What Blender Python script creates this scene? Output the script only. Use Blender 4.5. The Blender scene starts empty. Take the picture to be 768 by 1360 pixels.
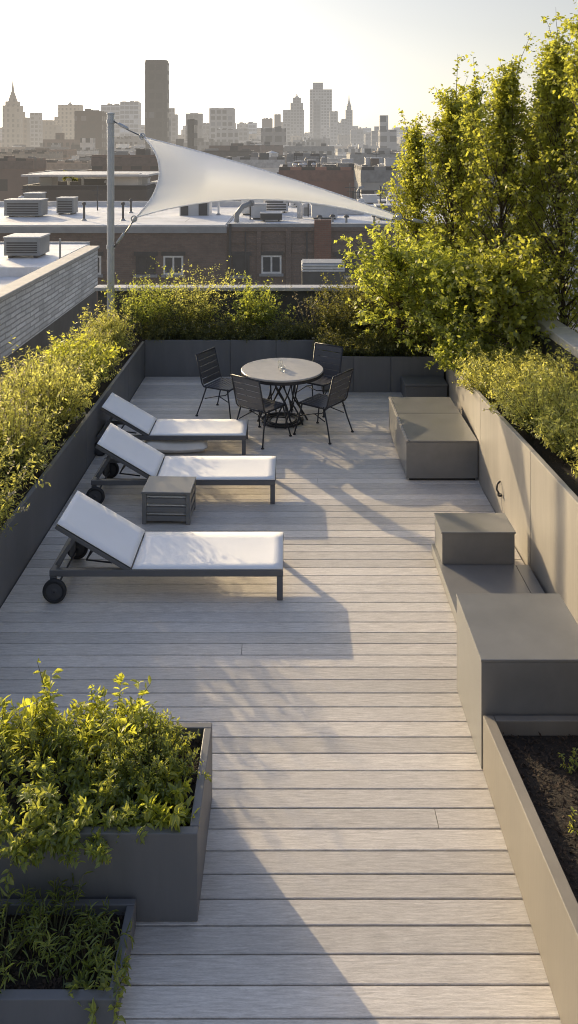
import bpy, math, random
import numpy as np
from mathutils import Vector, Matrix

random.seed(7)
C = bpy.context.scene.collection
H_CAM, F = 3.9, 1050.0
SUN_AZ, SUN_EL = 35.0, 16.0          # degrees left of the view direction, above the horizon


# ------------------------------------------------------------------ helpers
def tag(o, label=None, cat=None, group=None, kind=None):
    if label: o['label'] = label
    if cat: o['category'] = cat
    if group: o['group'] = group
    if kind: o['kind'] = kind
    return o


def empty(name, loc=(0, 0, 0), rz=0.0, label=None, cat=None, group=None):
    o = bpy.data.objects.new(name, None)
    o.empty_display_size = 0.1
    C.objects.link(o)
    o.location = loc
    o.rotation_euler = (0, 0, rz)
    return tag(o, label, cat, group)


def copy_tree(o, parent=None):
    c = o.copy()
    C.objects.link(c)
    c.parent = parent
    for ch in list(o.children):
        copy_tree(ch, c)
    return c


class MB:
    """collects shapes, then links them as one mesh object"""
    def __init__(s):
        s.v, s.f = [], []

    def add(s, vs, fs):
        n = len(s.v)
        s.v += [tuple(p) for p in vs]
        s.f += [tuple(i + n for i in f) for f in fs]
        return s

    def hexa(s, p):      # 8 points: bottom ring 0-3 ccw, top ring 4-7
        return s.add(p, [(3, 2, 1, 0), (4, 5, 6, 7), (0, 1, 5, 4), (1, 2, 6, 5), (2, 3, 7, 6), (3, 0, 4, 7)])

    def box(s, x0, x1, y0, y1, z0, z1):
        return s.hexa([(x0, y0, z0), (x1, y0, z0), (x1, y1, z0), (x0, y1, z0),
                       (x0, y0, z1), (x1, y0, z1), (x1, y1, z1), (x0, y1, z1)])

    def bar(s, a, b, w, h, up=(0, 0, 1)):     # rectangular bar from a to b
        a, b = Vector(a), Vector(b)
        d = (b - a).normalized()
        up = Vector(up)
        if abs(d.dot(up)) > 0.98: up = Vector((0, 1, 0))
        x = d.cross(up).normalized() * (w / 2)
        z = x.cross(d).normalized() * (h / 2)
        r = []
        for z_ in (-1, 1):
            r += [a - x + z * z_, a + x + z * z_, b + x + z * z_, b - x + z * z_]
        return s.hexa(r)

    def tube(s, pts, r, n=8, caps=True):
        pts = [Vector(p) for p in pts]
        rs = r if isinstance(r, (list, tuple)) else [r] * len(pts)
        vs, fs = [], []
        prev = None
        for i, p in enumerate(pts):
            d = (pts[min(i + 1, len(pts) - 1)] - pts[max(i - 1, 0)])
            d = d.normalized() if d.length > 1e-9 else Vector((0, 0, 1))
            if prev is None:
                u = Vector((0, 0, 1)) if abs(d.z) < 0.9 else Vector((1, 0, 0))
                x = d.cross(u).normalized()
            else:
                x = (prev - d * prev.dot(d)).normalized()
            prev = x
            y = d.cross(x)
            for k in range(n):
                a = 2 * math.pi * k / n
                vs.append(p + (x * math.cos(a) + y * math.sin(a)) * rs[i])
        for i in range(len(pts) - 1):
            for k in range(n):
                k2 = (k + 1) % n
                fs.append((i * n + k, i * n + k2, (i + 1) * n + k2, (i + 1) * n + k))
        if caps:
            fs.append(tuple(reversed(range(n))))
            fs.append(tuple(range((len(pts) - 1) * n, len(pts) * n)))
        return s.add(vs, fs)

    def lathe(s, prof, c=(0, 0, 0), n=32, axis='z', close=False):
        vs, fs = [], []
        for r, h in prof:
            for k in range(n):
                a = 2 * math.pi * k / n
                if axis == 'z':
                    vs.append((c[0] + r * math.cos(a), c[1] + r * math.sin(a), c[2] + h))
                else:
                    vs.append((c[0] + r * math.cos(a), c[1] + h, c[2] + r * math.sin(a)))
        m = len(prof)
        for i in range(m - 1 + (1 if close else 0)):
            j = (i + 1) % m
            for k in range(n):
                k2 = (k + 1) % n
                fs.append((i * n + k, i * n + k2, j * n + k2, j * n + k))
        if not close:
            fs.append(tuple(reversed(range(n))))
            fs.append(tuple(range((m - 1) * n, m * n)))
        return s.add(vs, fs)

    def build(s, name, mat, parent=None, smooth=False, bevel=0.0):
        me = bpy.data.meshes.new(name)
        me.from_pydata(s.v, [], s.f)
        me.validate()
        if smooth:
            me.polygons.foreach_set('use_smooth', [True] * len(me.polygons))
        me.materials.append(mat)
        o = bpy.data.objects.new(name, me)
        C.objects.link(o)
        o.parent = parent
        import bmesh
        bm = bmesh.new()
        bm.from_mesh(me)
        bmesh.ops.recalc_face_normals(bm, faces=bm.faces)
        bm.to_mesh(me)
        bm.free()
        if bevel:
            b = o.modifiers.new('bevel', 'BEVEL')
            b.width = bevel
            b.segments = 2
            b.limit_method = 'ANGLE'
        return o


# ------------------------------------------------------------------ materials
def newmat(name):
    m = bpy.data.materials.new(name)
    m.use_nodes = True
    nt = m.node_tree
    for n in list(nt.nodes): nt.nodes.remove(n)
    return m, nt


def N(nt, t, **kw):
    n = nt.nodes.new(t)
    for k, v in kw.items():
        if k in n.inputs.keys():
            n.inputs[k].default_value = v
        else:
            setattr(n, k, v)
    return n


def L(nt, a, b): nt.links.new(a, b)


def math_node(nt, op, a, b=None, c=None, clamp=False):
    n = nt.nodes.new('ShaderNodeMath')
    n.operation = op
    n.use_clamp = clamp
    for i, x in enumerate((a, b, c)):
        if x is None: continue
        if isinstance(x, (int, float)): n.inputs[i].default_value = x
        else: L(nt, x, n.inputs[i])
    return n.outputs[0]


def mixc(nt, fac, a, b, mode='MIX'):
    n = nt.nodes.new('ShaderNodeMix')
    n.data_type = 'RGBA'
    n.blend_type = mode
    for i, x in ((0, fac), (6, a), (7, b)):
        if isinstance(x, (int, float)): n.inputs[i].default_value = x
        elif isinstance(x, tuple): n.inputs[i].default_value = (*x[:3], 1)
        else: L(nt, x, n.inputs[i])
    return n.outputs[2]


def surf(name, col, rough=0.6, var=0.12, scale=3.0, bump=0.0, bscale=60.0, metal=0.0, spec=0.5, stretch=(1, 1, 1),
         stain=0.0, stain_col=(0.05, 0.045, 0.04)):
    m, nt = newmat(name)
    tc = N(nt, 'ShaderNodeTexCoord')
    mp = N(nt, 'ShaderNodeMapping')
    mp.inputs['Scale'].default_value = stretch
    L(nt, tc.outputs['Object'], mp.inputs['Vector'])
    n1 = N(nt, 'ShaderNodeTexNoise', Scale=scale, Detail=6.0, Roughness=0.6)
    L(nt, mp.outputs[0], n1.inputs['Vector'])
    lo = tuple(c * (1 - var) for c in col)
    hi = tuple(min(1, c * (1 + var)) for c in col)
    c = mixc(nt, math_node(nt, 'MULTIPLY_ADD', n1.outputs['Fac'], 2.4, -0.7, clamp=True), lo, hi)
    if stain:
        n2 = N(nt, 'ShaderNodeTexNoise', Scale=scale * 0.35, Detail=8.0, Roughness=0.7)
        L(nt, mp.outputs[0], n2.inputs['Vector'])
        c = mixc(nt, math_node(nt, 'MULTIPLY', math_node(nt, 'MULTIPLY_ADD', n2.outputs['Fac'], 4, -1.9, clamp=True), stain),
                 c, stain_col)
    b = N(nt, 'ShaderNodeBsdfPrincipled', Roughness=rough, Metallic=metal)
    b.inputs['Specular IOR Level'].default_value = spec
    L(nt, c, b.inputs['Base Color'])
    L(nt, math_node(nt, 'MULTIPLY_ADD', n1.outputs['Fac'], 0.25, rough - 0.125), b.inputs['Roughness'])
    if bump:
        n3 = N(nt, 'ShaderNodeTexNoise', Scale=bscale, Detail=4.0)
        L(nt, mp.outputs[0], n3.inputs['Vector'])
        bp = N(nt, 'ShaderNodeBump', Strength=bump, Distance=0.01)
        L(nt, n3.outputs['Fac'], bp.inputs['Height'])
        L(nt, bp.outputs[0], b.inputs['Normal'])
    out = N(nt, 'ShaderNodeOutputMaterial')
    L(nt, b.outputs[0], out.inputs[0])
    return m


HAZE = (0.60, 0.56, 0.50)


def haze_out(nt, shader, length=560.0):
    """aerial perspective: distance from the terrace blends every far surface into a painted, glowing haze colour"""
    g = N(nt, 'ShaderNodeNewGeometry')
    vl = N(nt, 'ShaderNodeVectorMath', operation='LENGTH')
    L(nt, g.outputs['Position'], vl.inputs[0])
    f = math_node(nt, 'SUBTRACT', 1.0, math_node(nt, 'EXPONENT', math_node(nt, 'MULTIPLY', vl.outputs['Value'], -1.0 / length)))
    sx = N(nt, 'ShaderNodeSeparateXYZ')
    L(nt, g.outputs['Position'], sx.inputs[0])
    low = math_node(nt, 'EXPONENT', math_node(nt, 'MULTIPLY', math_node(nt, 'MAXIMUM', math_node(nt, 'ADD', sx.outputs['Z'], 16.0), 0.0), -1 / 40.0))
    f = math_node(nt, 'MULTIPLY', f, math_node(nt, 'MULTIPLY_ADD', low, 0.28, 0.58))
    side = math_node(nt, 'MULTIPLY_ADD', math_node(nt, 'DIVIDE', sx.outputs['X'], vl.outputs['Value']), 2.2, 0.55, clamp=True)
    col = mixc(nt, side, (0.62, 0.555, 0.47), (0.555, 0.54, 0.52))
    e = N(nt, 'ShaderNodeEmission', Strength=1.0)  # haze painted as a glow of the surface itself, no air volume
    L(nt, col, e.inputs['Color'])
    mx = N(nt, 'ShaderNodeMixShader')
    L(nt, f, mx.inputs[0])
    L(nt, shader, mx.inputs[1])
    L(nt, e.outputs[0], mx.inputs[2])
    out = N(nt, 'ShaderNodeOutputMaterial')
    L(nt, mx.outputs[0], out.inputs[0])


def facade(name, wall, win, cw=3.2, ch=3.4, wx=(0.22, 0.78), wz=(0.28, 0.8), roof=(0.46, 0.45, 0.44), brick=False, length=560.0, lit=0.15):
    """walls with a grid of window openings in object space; flat tops take the roof colour"""
    m, nt = newmat(name)
    tc = N(nt, 'ShaderNodeTexCoord')
    g = N(nt, 'ShaderNodeNewGeometry')
    sp = N(nt, 'ShaderNodeSeparateXYZ'); L(nt, tc.outputs['Object'], sp.inputs[0])
    sn = N(nt, 'ShaderNodeSeparateXYZ'); L(nt, tc.outputs['Normal'], sn.inputs[0])
    isx = math_node(nt, 'GREATER_THAN', math_node(nt, 'ABSOLUTE', sn.outputs[0]), 0.7)
    isz = math_node(nt, 'GREATER_THAN', math_node(nt, 'ABSOLUTE', sn.outputs[2]), 0.5)
    u = math_node(nt, 'ADD', math_node(nt, 'MULTIPLY', sp.outputs[1], isx),
                  math_node(nt, 'MULTIPLY', sp.outputs[0], math_node(nt, 'SUBTRACT', 1.0, isx)))
    uu = math_node(nt, 'DIVIDE', u, cw); zz = math_node(nt, 'DIVIDE', sp.outputs[2], ch)
    fu = math_node(nt, 'FRACT', math_node(nt, 'ADD', uu, 100.0)); fz = math_node(nt, 'FRACT', math_node(nt, 'ADD', zz, 100.0))

    def inside(x, lo, hi):
        return math_node(nt, 'MULTIPLY', math_node(nt, 'GREATER_THAN', x, lo), math_node(nt, 'LESS_THAN', x, hi))
    w = math_node(nt, 'MULTIPLY', inside(fu, *wx), inside(fz, *wz))
    cell = N(nt, 'ShaderNodeCombineXYZ')
    L(nt, math_node(nt, 'FLOOR', uu), cell.inputs[0]); L(nt, math_node(nt, 'FLOOR', zz), cell.inputs[1])
    wn = N(nt, 'ShaderNodeTexWhiteNoise', noise_dimensions='3D'); L(nt, cell.outputs[0], wn.inputs['Vector'])
    w = math_node(nt, 'MULTIPLY', w, math_node(nt, 'LESS_THAN', wn.outputs['Value'], 0.93))
    oi = N(nt, 'ShaderNodeObjectInfo')
    ns = N(nt, 'ShaderNodeTexNoise', Scale=0.25, Detail=8.0, Roughness=0.65); L(nt, tc.outputs['Object'], ns.inputs['Vector'])
    base = mixc(nt, math_node(nt, 'MULTIPLY_ADD', ns.outputs['Fac'], 2.2, -0.6, clamp=True),
                tuple(c * 0.72 for c in wall), tuple(c * 1.2 for c in wall))
    if brick:
        bt = N(nt, 'ShaderNodeTexBrick', Scale=1.0)
        bt.inputs['Brick Width'].default_value = 0.42; bt.inputs['Row Height'].default_value = 0.14
        bt.inputs['Mortar Size'].default_value = 0.012
        bt.inputs['Color1'].default_value = (0.8, 0.8, 0.8, 1); bt.inputs['Color2'].default_value = (1.15, 1.1, 1.05, 1)
        bt.inputs['Mortar'].default_value = (0.75, 0.75, 0.75, 1)
        cv = N(nt, 'ShaderNodeCombineXYZ'); L(nt, u, cv.inputs[0]); L(nt, sp.outputs[2], cv.inputs[1])
        L(nt, cv.outputs[0], bt.inputs['Vector'])
        base = mixc(nt, 1.0, base, bt.outputs['Color'], 'MULTIPLY')
    tint = mixc(nt, oi.outputs['Random'], (0.6, 0.58, 0.58), (1.65, 1.6, 1.52))
    base = mixc(nt, 1.0, base, tint, 'MULTIPLY')
    wcol = mixc(nt, math_node(nt, 'GREATER_THAN', wn.outputs['Value'], 1 - lit - 0.07), win, tuple(min(1, c * 3.2 + 0.05) for c in win))
    c = mixc(nt, w, base, wcol)
    rn = mixc(nt, ns.outputs['Fac'], tuple(c * 0.7 for c in roof), tuple(min(1, c * 1.3) for c in roof))
    c = mixc(nt, isz, c, rn)
    b = N(nt, 'ShaderNodeBsdfPrincipled', Roughness=0.8)
    L(nt, c, b.inputs['Base Color'])
    L(nt, math_node(nt, 'MULTIPLY_ADD', math_node(nt, 'MULTIPLY', w, math_node(nt, 'SUBTRACT', 1.0, isz)), -0.55, 0.85), b.inputs['Roughness'])
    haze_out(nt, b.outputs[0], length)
    return m


def hazed(name, col, rough=0.7, var=0.2, scale=1.5, length=560.0, bump=0.0, stain=0.0, metal=0.0, seams=False):
    m, nt = newmat(name)
    tc = N(nt, 'ShaderNodeTexCoord')
    n1 = N(nt, 'ShaderNodeTexNoise', Scale=scale, Detail=8.0, Roughness=0.65)
    L(nt, tc.outputs['Object'], n1.inputs['Vector'])
    c = mixc(nt, math_node(nt, 'MULTIPLY_ADD', n1.outputs['Fac'], 2.4, -0.7, clamp=True),
             tuple(x * (1 - var) for x in col), tuple(min(1, x * (1 + var)) for x in col))
    if stain:
        n2 = N(nt, 'ShaderNodeTexNoise', Scale=scale * 0.3, Detail=9.0, Roughness=0.75)
        L(nt, tc.outputs['Object'], n2.inputs['Vector'])
        c = mixc(nt, math_node(nt, 'MULTIPLY', math_node(nt, 'MULTIPLY_ADD', n2.outputs['Fac'], 5, -2.5, clamp=True), stain), c,
                 tuple(x * 0.35 for x in col))
    if seams:
        bt = N(nt, 'ShaderNodeTexBrick', Scale=1.0)
        bt.inputs['Brick Width'].default_value = 6.5; bt.inputs['Row Height'].default_value = 1.9; bt.inputs['Mortar Size'].default_value = 0.035
        bt.inputs['Color1'].default_value = (0.86, 0.86, 0.87, 1); bt.inputs['Color2'].default_value = (1, 1, 1, 1); bt.inputs['Mortar'].default_value = (0.6, 0.6, 0.6, 1)
        L(nt, tc.outputs['Object'], bt.inputs['Vector'])
        c = mixc(nt, 1.0, c, bt.outputs['Color'], 'MULTIPLY')
    b = N(nt, 'ShaderNodeBsdfPrincipled', Roughness=rough, Metallic=metal)
    L(nt, c, b.inputs['Base Color'])
    if bump:
        bp = N(nt, 'ShaderNodeBump', Strength=bump, Distance=0.05)
        L(nt, n1.outputs['Fac'], bp.inputs['Height']); L(nt, bp.outputs[0], b.inputs['Normal'])
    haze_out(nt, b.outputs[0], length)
    return m


def leafmat(name, dark, light, trans, tfac=0.5, rough=0.5, gloss=0.06):
    m, nt = newmat(name)
    at = N(nt, 'ShaderNodeAttribute', attribute_name='rnd')
    c = mixc(nt, at.outputs['Fac'], dark, light)
    t = mixc(nt, at.outputs['Fac'], tuple(x * 0.6 for x in trans), trans)
    pale = math_node(nt, 'GREATER_THAN', at.outputs['Fac'], 1.5)      # flower and seed heads among the leaves
    c = mixc(nt, pale, c, (0.50, 0.46, 0.34)); t = mixc(nt, pale, t, (0.65, 0.58, 0.42))
    d = N(nt, 'ShaderNodeBsdfDiffuse'); L(nt, c, d.inputs['Color'])
    tr = N(nt, 'ShaderNodeBsdfTranslucent'); L(nt, t, tr.inputs['Color'])
    mx = N(nt, 'ShaderNodeMixShader'); mx.inputs[0].default_value = tfac
    L(nt, d.outputs[0], mx.inputs[1]); L(nt, tr.outputs[0], mx.inputs[2])
    g = N(nt, 'ShaderNodeBsdfGlossy', Roughness=rough); g.inputs['Color'].default_value = (0.9, 0.9, 0.85, 1)
    m2 = N(nt, 'ShaderNodeMixShader'); m2.inputs[0].default_value = gloss
    L(nt, mx.outputs[0], m2.inputs[1]); L(nt, g.outputs[0], m2.inputs[2])
    out = N(nt, 'ShaderNodeOutputMaterial'); L(nt, m2.outputs[0], out.inputs[0])
    return m


def deck_mat():
    m, nt = newmat('weathered_deck_board')
    tc = N(nt, 'ShaderNodeTexCoord')
    at = N(nt, 'ShaderNodeAttribute', attribute_name='rnd')
    off = N(nt, 'ShaderNodeVectorMath', operation='ADD')
    cb = N(nt, 'ShaderNodeCombineXYZ')
    L(nt, math_node(nt, 'MULTIPLY', at.outputs['Fac'], 37.0), cb.inputs[0]); L(nt, math_node(nt, 'MULTIPLY', at.outputs['Fac'], 11.0), cb.inputs[1])
    L(nt, tc.outputs['Object'], off.inputs[0]); L(nt, cb.outputs[0], off.inputs[1])
    mp = N(nt, 'ShaderNodeMapping'); mp.inputs['Scale'].default_value = (3.6, 46, 10)
    L(nt, off.outputs[0], mp.inputs['Vector'])
    g = N(nt, 'ShaderNodeTexNoise', Scale=2.2, Detail=9.0, Roughness=0.68, Distortion=0.5); L(nt, mp.outputs[0], g.inputs['Vector'])
    mp2 = N(nt, 'ShaderNodeMapping'); mp2.inputs['Scale'].default_value = (22, 210, 40)
    L(nt, off.outputs[0], mp2.inputs['Vector'])
    g2 = N(nt, 'ShaderNodeTexNoise', Scale=2.0, Detail=5.0, Roughness=0.7); L(nt, mp2.outputs[0], g2.inputs['Vector'])
    big = N(nt, 'ShaderNodeTexNoise', Scale=1.1, Detail=6.0, Roughness=0.6); L(nt, tc.outputs['Object'], big.inputs['Vector'])
    c = mixc(nt, math_node(nt, 'MULTIPLY_ADD', g.outputs['Fac'], 2.6, -0.8, clamp=True), (0.555, 0.51, 0.455), (0.92, 0.87, 0.805))
    c = mixc(nt, math_node(nt, 'MULTIPLY_ADD', g2.outputs['Fac'], 3.0, -1.3, clamp=True), c, mixc(nt, 1.0, c, (0.72, 0.7, 0.68), 'MULTIPLY'))
    tint = mixc(nt, at.outputs['Fac'], (0.82, 0.81, 0.80), (1.16, 1.14, 1.12))
    c = mixc(nt, 1.0, c, tint, 'MULTIPLY')
    c = mixc(nt, math_node(nt, 'MULTIPLY_ADD', big.outputs['Fac'], 2.4, -0.9, clamp=True), mixc(nt, 1.0, c, (0.86, 0.86, 0.86), 'MULTIPLY'), c)
    b = N(nt, 'ShaderNodeBsdfPrincipled'); b.inputs['Specular IOR Level'].default_value = 0.7
    L(nt, c, b.inputs['Base Color'])
    L(nt, math_node(nt, 'MULTIPLY_ADD', g.outputs['Fac'], 0.3, 0.36), b.inputs['Roughness'])
    bp = N(nt, 'ShaderNodeBump', Strength=0.35, Distance=0.004)
    L(nt, math_node(nt, 'ADD', g.outputs['Fac'], math_node(nt, 'MULTIPLY', g2.outputs['Fac'], 0.5)), bp.inputs['Height'])
    L(nt, bp.outputs[0], b.inputs['Normal'])
    out = N(nt, 'ShaderNodeOutputMaterial'); L(nt, b.outputs[0], out.inputs[0])
    return m


def brick_mat(name, c1, c2, mortar, bw=0.24, bh=0.08, ms=0.008, bump=0.6, axis='y', stain=0.4, warp=0.0):
    m, nt = newmat(name)
    tc = N(nt, 'ShaderNodeTexCoord')
    sp = N(nt, 'ShaderNodeSeparateXYZ'); L(nt, tc.outputs['Object'], sp.inputs[0])
    cv = N(nt, 'ShaderNodeCombineXYZ')
    L(nt, sp.outputs[1 if axis == 'y' else 0], cv.inputs[0]); L(nt, sp.outputs[2], cv.inputs[1])
    bt = N(nt, 'ShaderNodeTexBrick', Scale=1.0)
    bt.inputs['Brick Width'].default_value = bw; bt.inputs['Row Height'].default_value = bh
    bt.inputs['Mortar Size'].default_value = ms; bt.inputs['Mortar Smooth'].default_value = 0.3
    bt.inputs['Color1'].default_value = (*c1, 1); bt.inputs['Color2'].default_value = (*c2, 1); bt.inputs['Mortar'].default_value = (*mortar, 1)
    vec = cv.outputs[0]
    if warp:
        nw = N(nt, 'ShaderNodeTexNoise', Scale=2.2, Detail=4.0); L(nt, tc.outputs['Object'], nw.inputs['Vector'])
        va = N(nt, 'ShaderNodeVectorMath', operation='MULTIPLY_ADD')
        L(nt, nw.outputs['Color'], va.inputs[0]); va.inputs[1].default_value = (warp * 4, warp * 2, 0); L(nt, cv.outputs[0], va.inputs[2])
        vec = va.outputs[0]
    L(nt, vec, bt.inputs['Vector'])
    ns = N(nt, 'ShaderNodeTexNoise', Scale=1.3, Detail=9.0, Roughness=0.72); L(nt, tc.outputs['Object'], ns.inputs['Vector'])
    c = mixc(nt, math_node(nt, 'MULTIPLY', math_node(nt, 'MULTIPLY_ADD', ns.outputs['Fac'], 3.6, -1.6, clamp=True), stain),
             bt.outputs['Color'], tuple(x * 0.4 for x in c1))
    b = N(nt, 'ShaderNodeBsdfPrincipled', Roughness=0.85); L(nt, c, b.inputs['Base Color'])
    bp = N(nt, 'ShaderNodeBump', Strength=bump, Distance=0.02)
    L(nt, math_node(nt, 'ADD', math_node(nt, 'MULTIPLY', bt.outputs['Fac'], -1.0), math_node(nt, 'MULTIPLY', ns.outputs['Fac'], 0.8)), bp.inputs['Height'])
    L(nt, bp.outputs[0], b.inputs['Normal'])
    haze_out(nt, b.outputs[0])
    return m


M = {}
M['deck'] = deck_mat()
M['steel'] = surf('dark_planter_steel', (0.15, 0.15, 0.155), rough=0.5, var=0.10, scale=2.0, bump=0.05, bscale=90, stain=0.35, stretch=(2.2, 2.2, 0.4), stain_col=(0.26, 0.255, 0.25))
M['taupe'] = surf('taupe_planter_steel', (0.355, 0.325, 0.285), rough=0.5, var=0.12, scale=1.6, bump=0.08, bscale=14, stain=0.45, stretch=(2.4, 2.4, 0.4), stain_col=(0.20, 0.185, 0.165))
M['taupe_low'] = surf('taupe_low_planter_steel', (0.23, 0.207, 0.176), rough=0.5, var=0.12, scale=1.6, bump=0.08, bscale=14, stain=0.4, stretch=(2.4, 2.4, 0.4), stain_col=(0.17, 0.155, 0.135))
M['bench'] = surf('grey_bench_panel', (0.20, 0.195, 0.187), spec=0.7, rough=0.36, var=0.10, scale=5.0, bump=0.06, bscale=220, stain=0.15, stain_col=(0.15, 0.145, 0.14))
M['dark'] = surf('gap_shadow_board', (0.012, 0.01, 0.009), rough=0.9)
M['slab'] = surf('roof_slab', (0.12, 0.12, 0.12), rough=0.9, bump=0.3)
M['soil'] = surf('potting_soil', (0.022, 0.016, 0.011), rough=0.95, var=0.5, scale=30, bump=1.0, bscale=80)
M['chip'] = surf('bark_chips', (0.05, 0.032, 0.02), rough=0.9, var=0.5, scale=14)
M['alum'] = surf('lounger_aluminium', (0.16, 0.16, 0.165), rough=0.42, var=0.06, scale=8, metal=0.35)
M['sling'] = surf('white_sling_fabric', (0.93, 0.92, 0.91), rough=0.7, var=0.03, scale=2.5, bump=0.12, bscale=500)
M['cushion'] = surf('cream_cushion_cloth', (0.85, 0.80, 0.72), rough=0.85, var=0.06, scale=5, bump=0.2, bscale=40)
M['rubber'] = surf('black_rubber', (0.025, 0.025, 0.027), rough=0.6)
M['hub'] = surf('grey_wheel_plastic', (0.07, 0.07, 0.075), rough=0.5)
M['iron'] = surf('black_wrought_iron', (0.035, 0.035, 0.04), rough=0.42, var=0.3, scale=20, metal=0.2)
M['strap'] = surf('charcoal_strap', (0.075, 0.075, 0.085), rough=0.42, var=0.12, scale=10, bump=0.05)
M['stone'] = surf('grey_stone_tabletop', (0.42, 0.395, 0.365), rough=0.4, var=0.12, scale=9, bump=0.05, bscale=120, stain=0.2, stain_col=(0.22, 0.2, 0.18))
M['galv'] = surf('galvanised_pole', (0.52, 0.53, 0.54), rough=0.4, var=0.10, scale=6, metal=0.2)
M['cable'] = surf('steel_cable', (0.25, 0.25, 0.25), rough=0.4, metal=0.7)
M['coping'] = surf('grey_metal_coping', (0.45, 0.45, 0.46), rough=0.5, var=0.08)
M['parapet'] = surf('dark_parapet_render', (0.10, 0.098, 0.095), rough=0.9, var=0.25, scale=2.5, bump=0.3, bscale=30, stain=0.4)
M['limestone'] = surf('pale_stone_coping', (0.62, 0.58, 0.52), rough=0.8, var=0.12, scale=6, bump=0.4, bscale=25, stain=0.3, stain_col=(0.3, 0.28, 0.25))
M['bark'] = surf('tree_bark', (0.10, 0.075, 0.05), rough=0.9, var=0.35, scale=12, bump=0.6, bscale=40)
M['twig'] = surf('green_brown_stem', (0.10, 0.10, 0.04), rough=0.8, var=0.3, scale=9)
M['dry'] = surf('dry_straw_stem', (0.42, 0.33, 0.14), rough=0.8, var=0.2, scale=9)
M['lf_tree'] = leafmat('tree_leaf', (0.085, 0.115, 0.026), (0.28, 0.30, 0.065), (0.86, 0.86, 0.11), 0.55)
M['lf_tree2'] = leafmat('young_tree_leaf', (0.085, 0.125, 0.03), (0.28, 0.32, 0.07), (0.84, 0.88, 0.12), 0.55)
M['lf_feather'] = leafmat('feathery_leaf', (0.16, 0.19, 0.034), (0.46, 0.45, 0.10), (1.0, 0.96, 0.22), 0.6)
M['lf_front'] = leafmat('fresh_green_leaf', (0.065, 0.11, 0.024), (0.21, 0.26, 0.055), (0.84, 0.86, 0.12), 0.52)
M['lf_sprig'] = leafmat('yellow_green_leaf', (0.10, 0.15, 0.02), (0.26, 0.30, 0.04), (0.92, 0.92, 0.10), 0.55)
M['lf_dark'] = leafmat('dark_shrub_leaf', (0.035, 0.055, 0.016), (0.10, 0.115, 0.03), (0.45, 0.42, 0.07), 0.45)
M['lf_grass'] = leafmat('grass_blade', (0.07, 0.12, 0.03), (0.24, 0.29, 0.07), (0.7, 0.75, 0.12), 0.48)
M['lf_seed'] = leafmat('pale_seed_head', (0.28, 0.24, 0.14), (0.42, 0.36, 0.22), (0.65, 0.55, 0.32), 0.45)
M['white_brick'] = brick_mat('white_washed_brick', (0.70, 0.68, 0.655), (0.98, 0.96, 0.93), (0.50, 0.48, 0.46), 0.62, 0.115, 0.018, bump=1.0, stain=0.42, warp=0.022)
M['dark_wall'] = hazed('dark_neighbour_render', (0.10, 0.098, 0.094), var=0.35, scale=1.2, bump=0.3, stain=0.4)
M['white_roof'] = hazed('white_roof_membrane', (0.78, 0.785, 0.80), rough=0.55, var=0.16, scale=0.7, stain=0.5, seams=True)
M['brown_brick'] = brick_mat('brown_brick', (0.165, 0.118, 0.10), (0.215, 0.15, 0.125), (0.18, 0.155, 0.14), 0.30, 0.10, 0.012, bump=0.5, axis='x', stain=0.55)
M['red_brick'] = brick_mat('red_brick', (0.22, 0.10, 0.07), (0.27, 0.125, 0.085), (0.2, 0.14, 0.11), 0.30, 0.10, 0.012, bump=0.4, axis='x', stain=0.4)
M['fascia'] = hazed('grey_roof_fascia', (0.30, 0.31, 0.33), rough=0.5, var=0.15)
M['white_frame'] = hazed('white_window_frame', (0.75, 0.74, 0.72), rough=0.5)
M['win_glass'] = hazed('window_glass', (0.06, 0.07, 0.085), rough=0.08, var=0.3)
M['ac'] = hazed('grey_unit_metal', (0.24, 0.25, 0.26), rough=0.5, var=0.15)
M['ac_light'] = hazed('pale_unit_metal', (0.55, 0.55, 0.56), rough=0.5, var=0.12)
M['roof_dark'] = hazed('dark_roof_metal', (0.05, 0.05, 0.055), rough=0.6, var=0.3)
M['tank_wood'] = hazed('tank_wood', (0.16, 0.12, 0.09), rough=0.9, var=0.3)


def glass_mat():
    m, nt = newmat('clear_drinking_glass')
    b = N(nt, 'ShaderNodeBsdfPrincipled', Roughness=0.03)
    b.inputs['Transmission Weight'].default_value = 0.92
    b.inputs['Base Color'].default_value = (0.95, 0.96, 0.95, 1)
    out = N(nt, 'ShaderNodeOutputMaterial'); L(nt, b.outputs[0], out.inputs[0])
    return m


M['glass'] = glass_mat()


def sail_mat():
    m, nt = newmat('white_sail_fabric')
    tc = N(nt, 'ShaderNodeTexCoord')
    n1 = N(nt, 'ShaderNodeTexNoise', Scale=1.2, Detail=5.0); L(nt, tc.outputs['Object'], n1.inputs['Vector'])
    c = mixc(nt, n1.outputs['Fac'], (0.93, 0.93, 0.95), (0.97, 0.97, 0.99))
    d = N(nt, 'ShaderNodeBsdfDiffuse'); L(nt, c, d.inputs['Color'])
    t = N(nt, 'ShaderNodeBsdfTranslucent'); t.inputs['Color'].default_value = (0.88, 0.92, 1.0, 1)
    mx = N(nt, 'ShaderNodeMixShader'); mx.inputs[0].default_value = 0.30
    L(nt, d.outputs[0], mx.inputs[1]); L(nt, t.outputs[0], mx.inputs[2])
    bp = N(nt, 'ShaderNodeBump', Strength=0.25, Distance=0.1); L(nt, n1.outputs['Fac'], bp.inputs['Height'])
    L(nt, bp.outputs[0], d.inputs['Normal'])
    out = N(nt, 'ShaderNodeOutputMaterial'); L(nt, mx.outputs[0], out.inputs[0])
    return m


M['sail'] = sail_mat()

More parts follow.
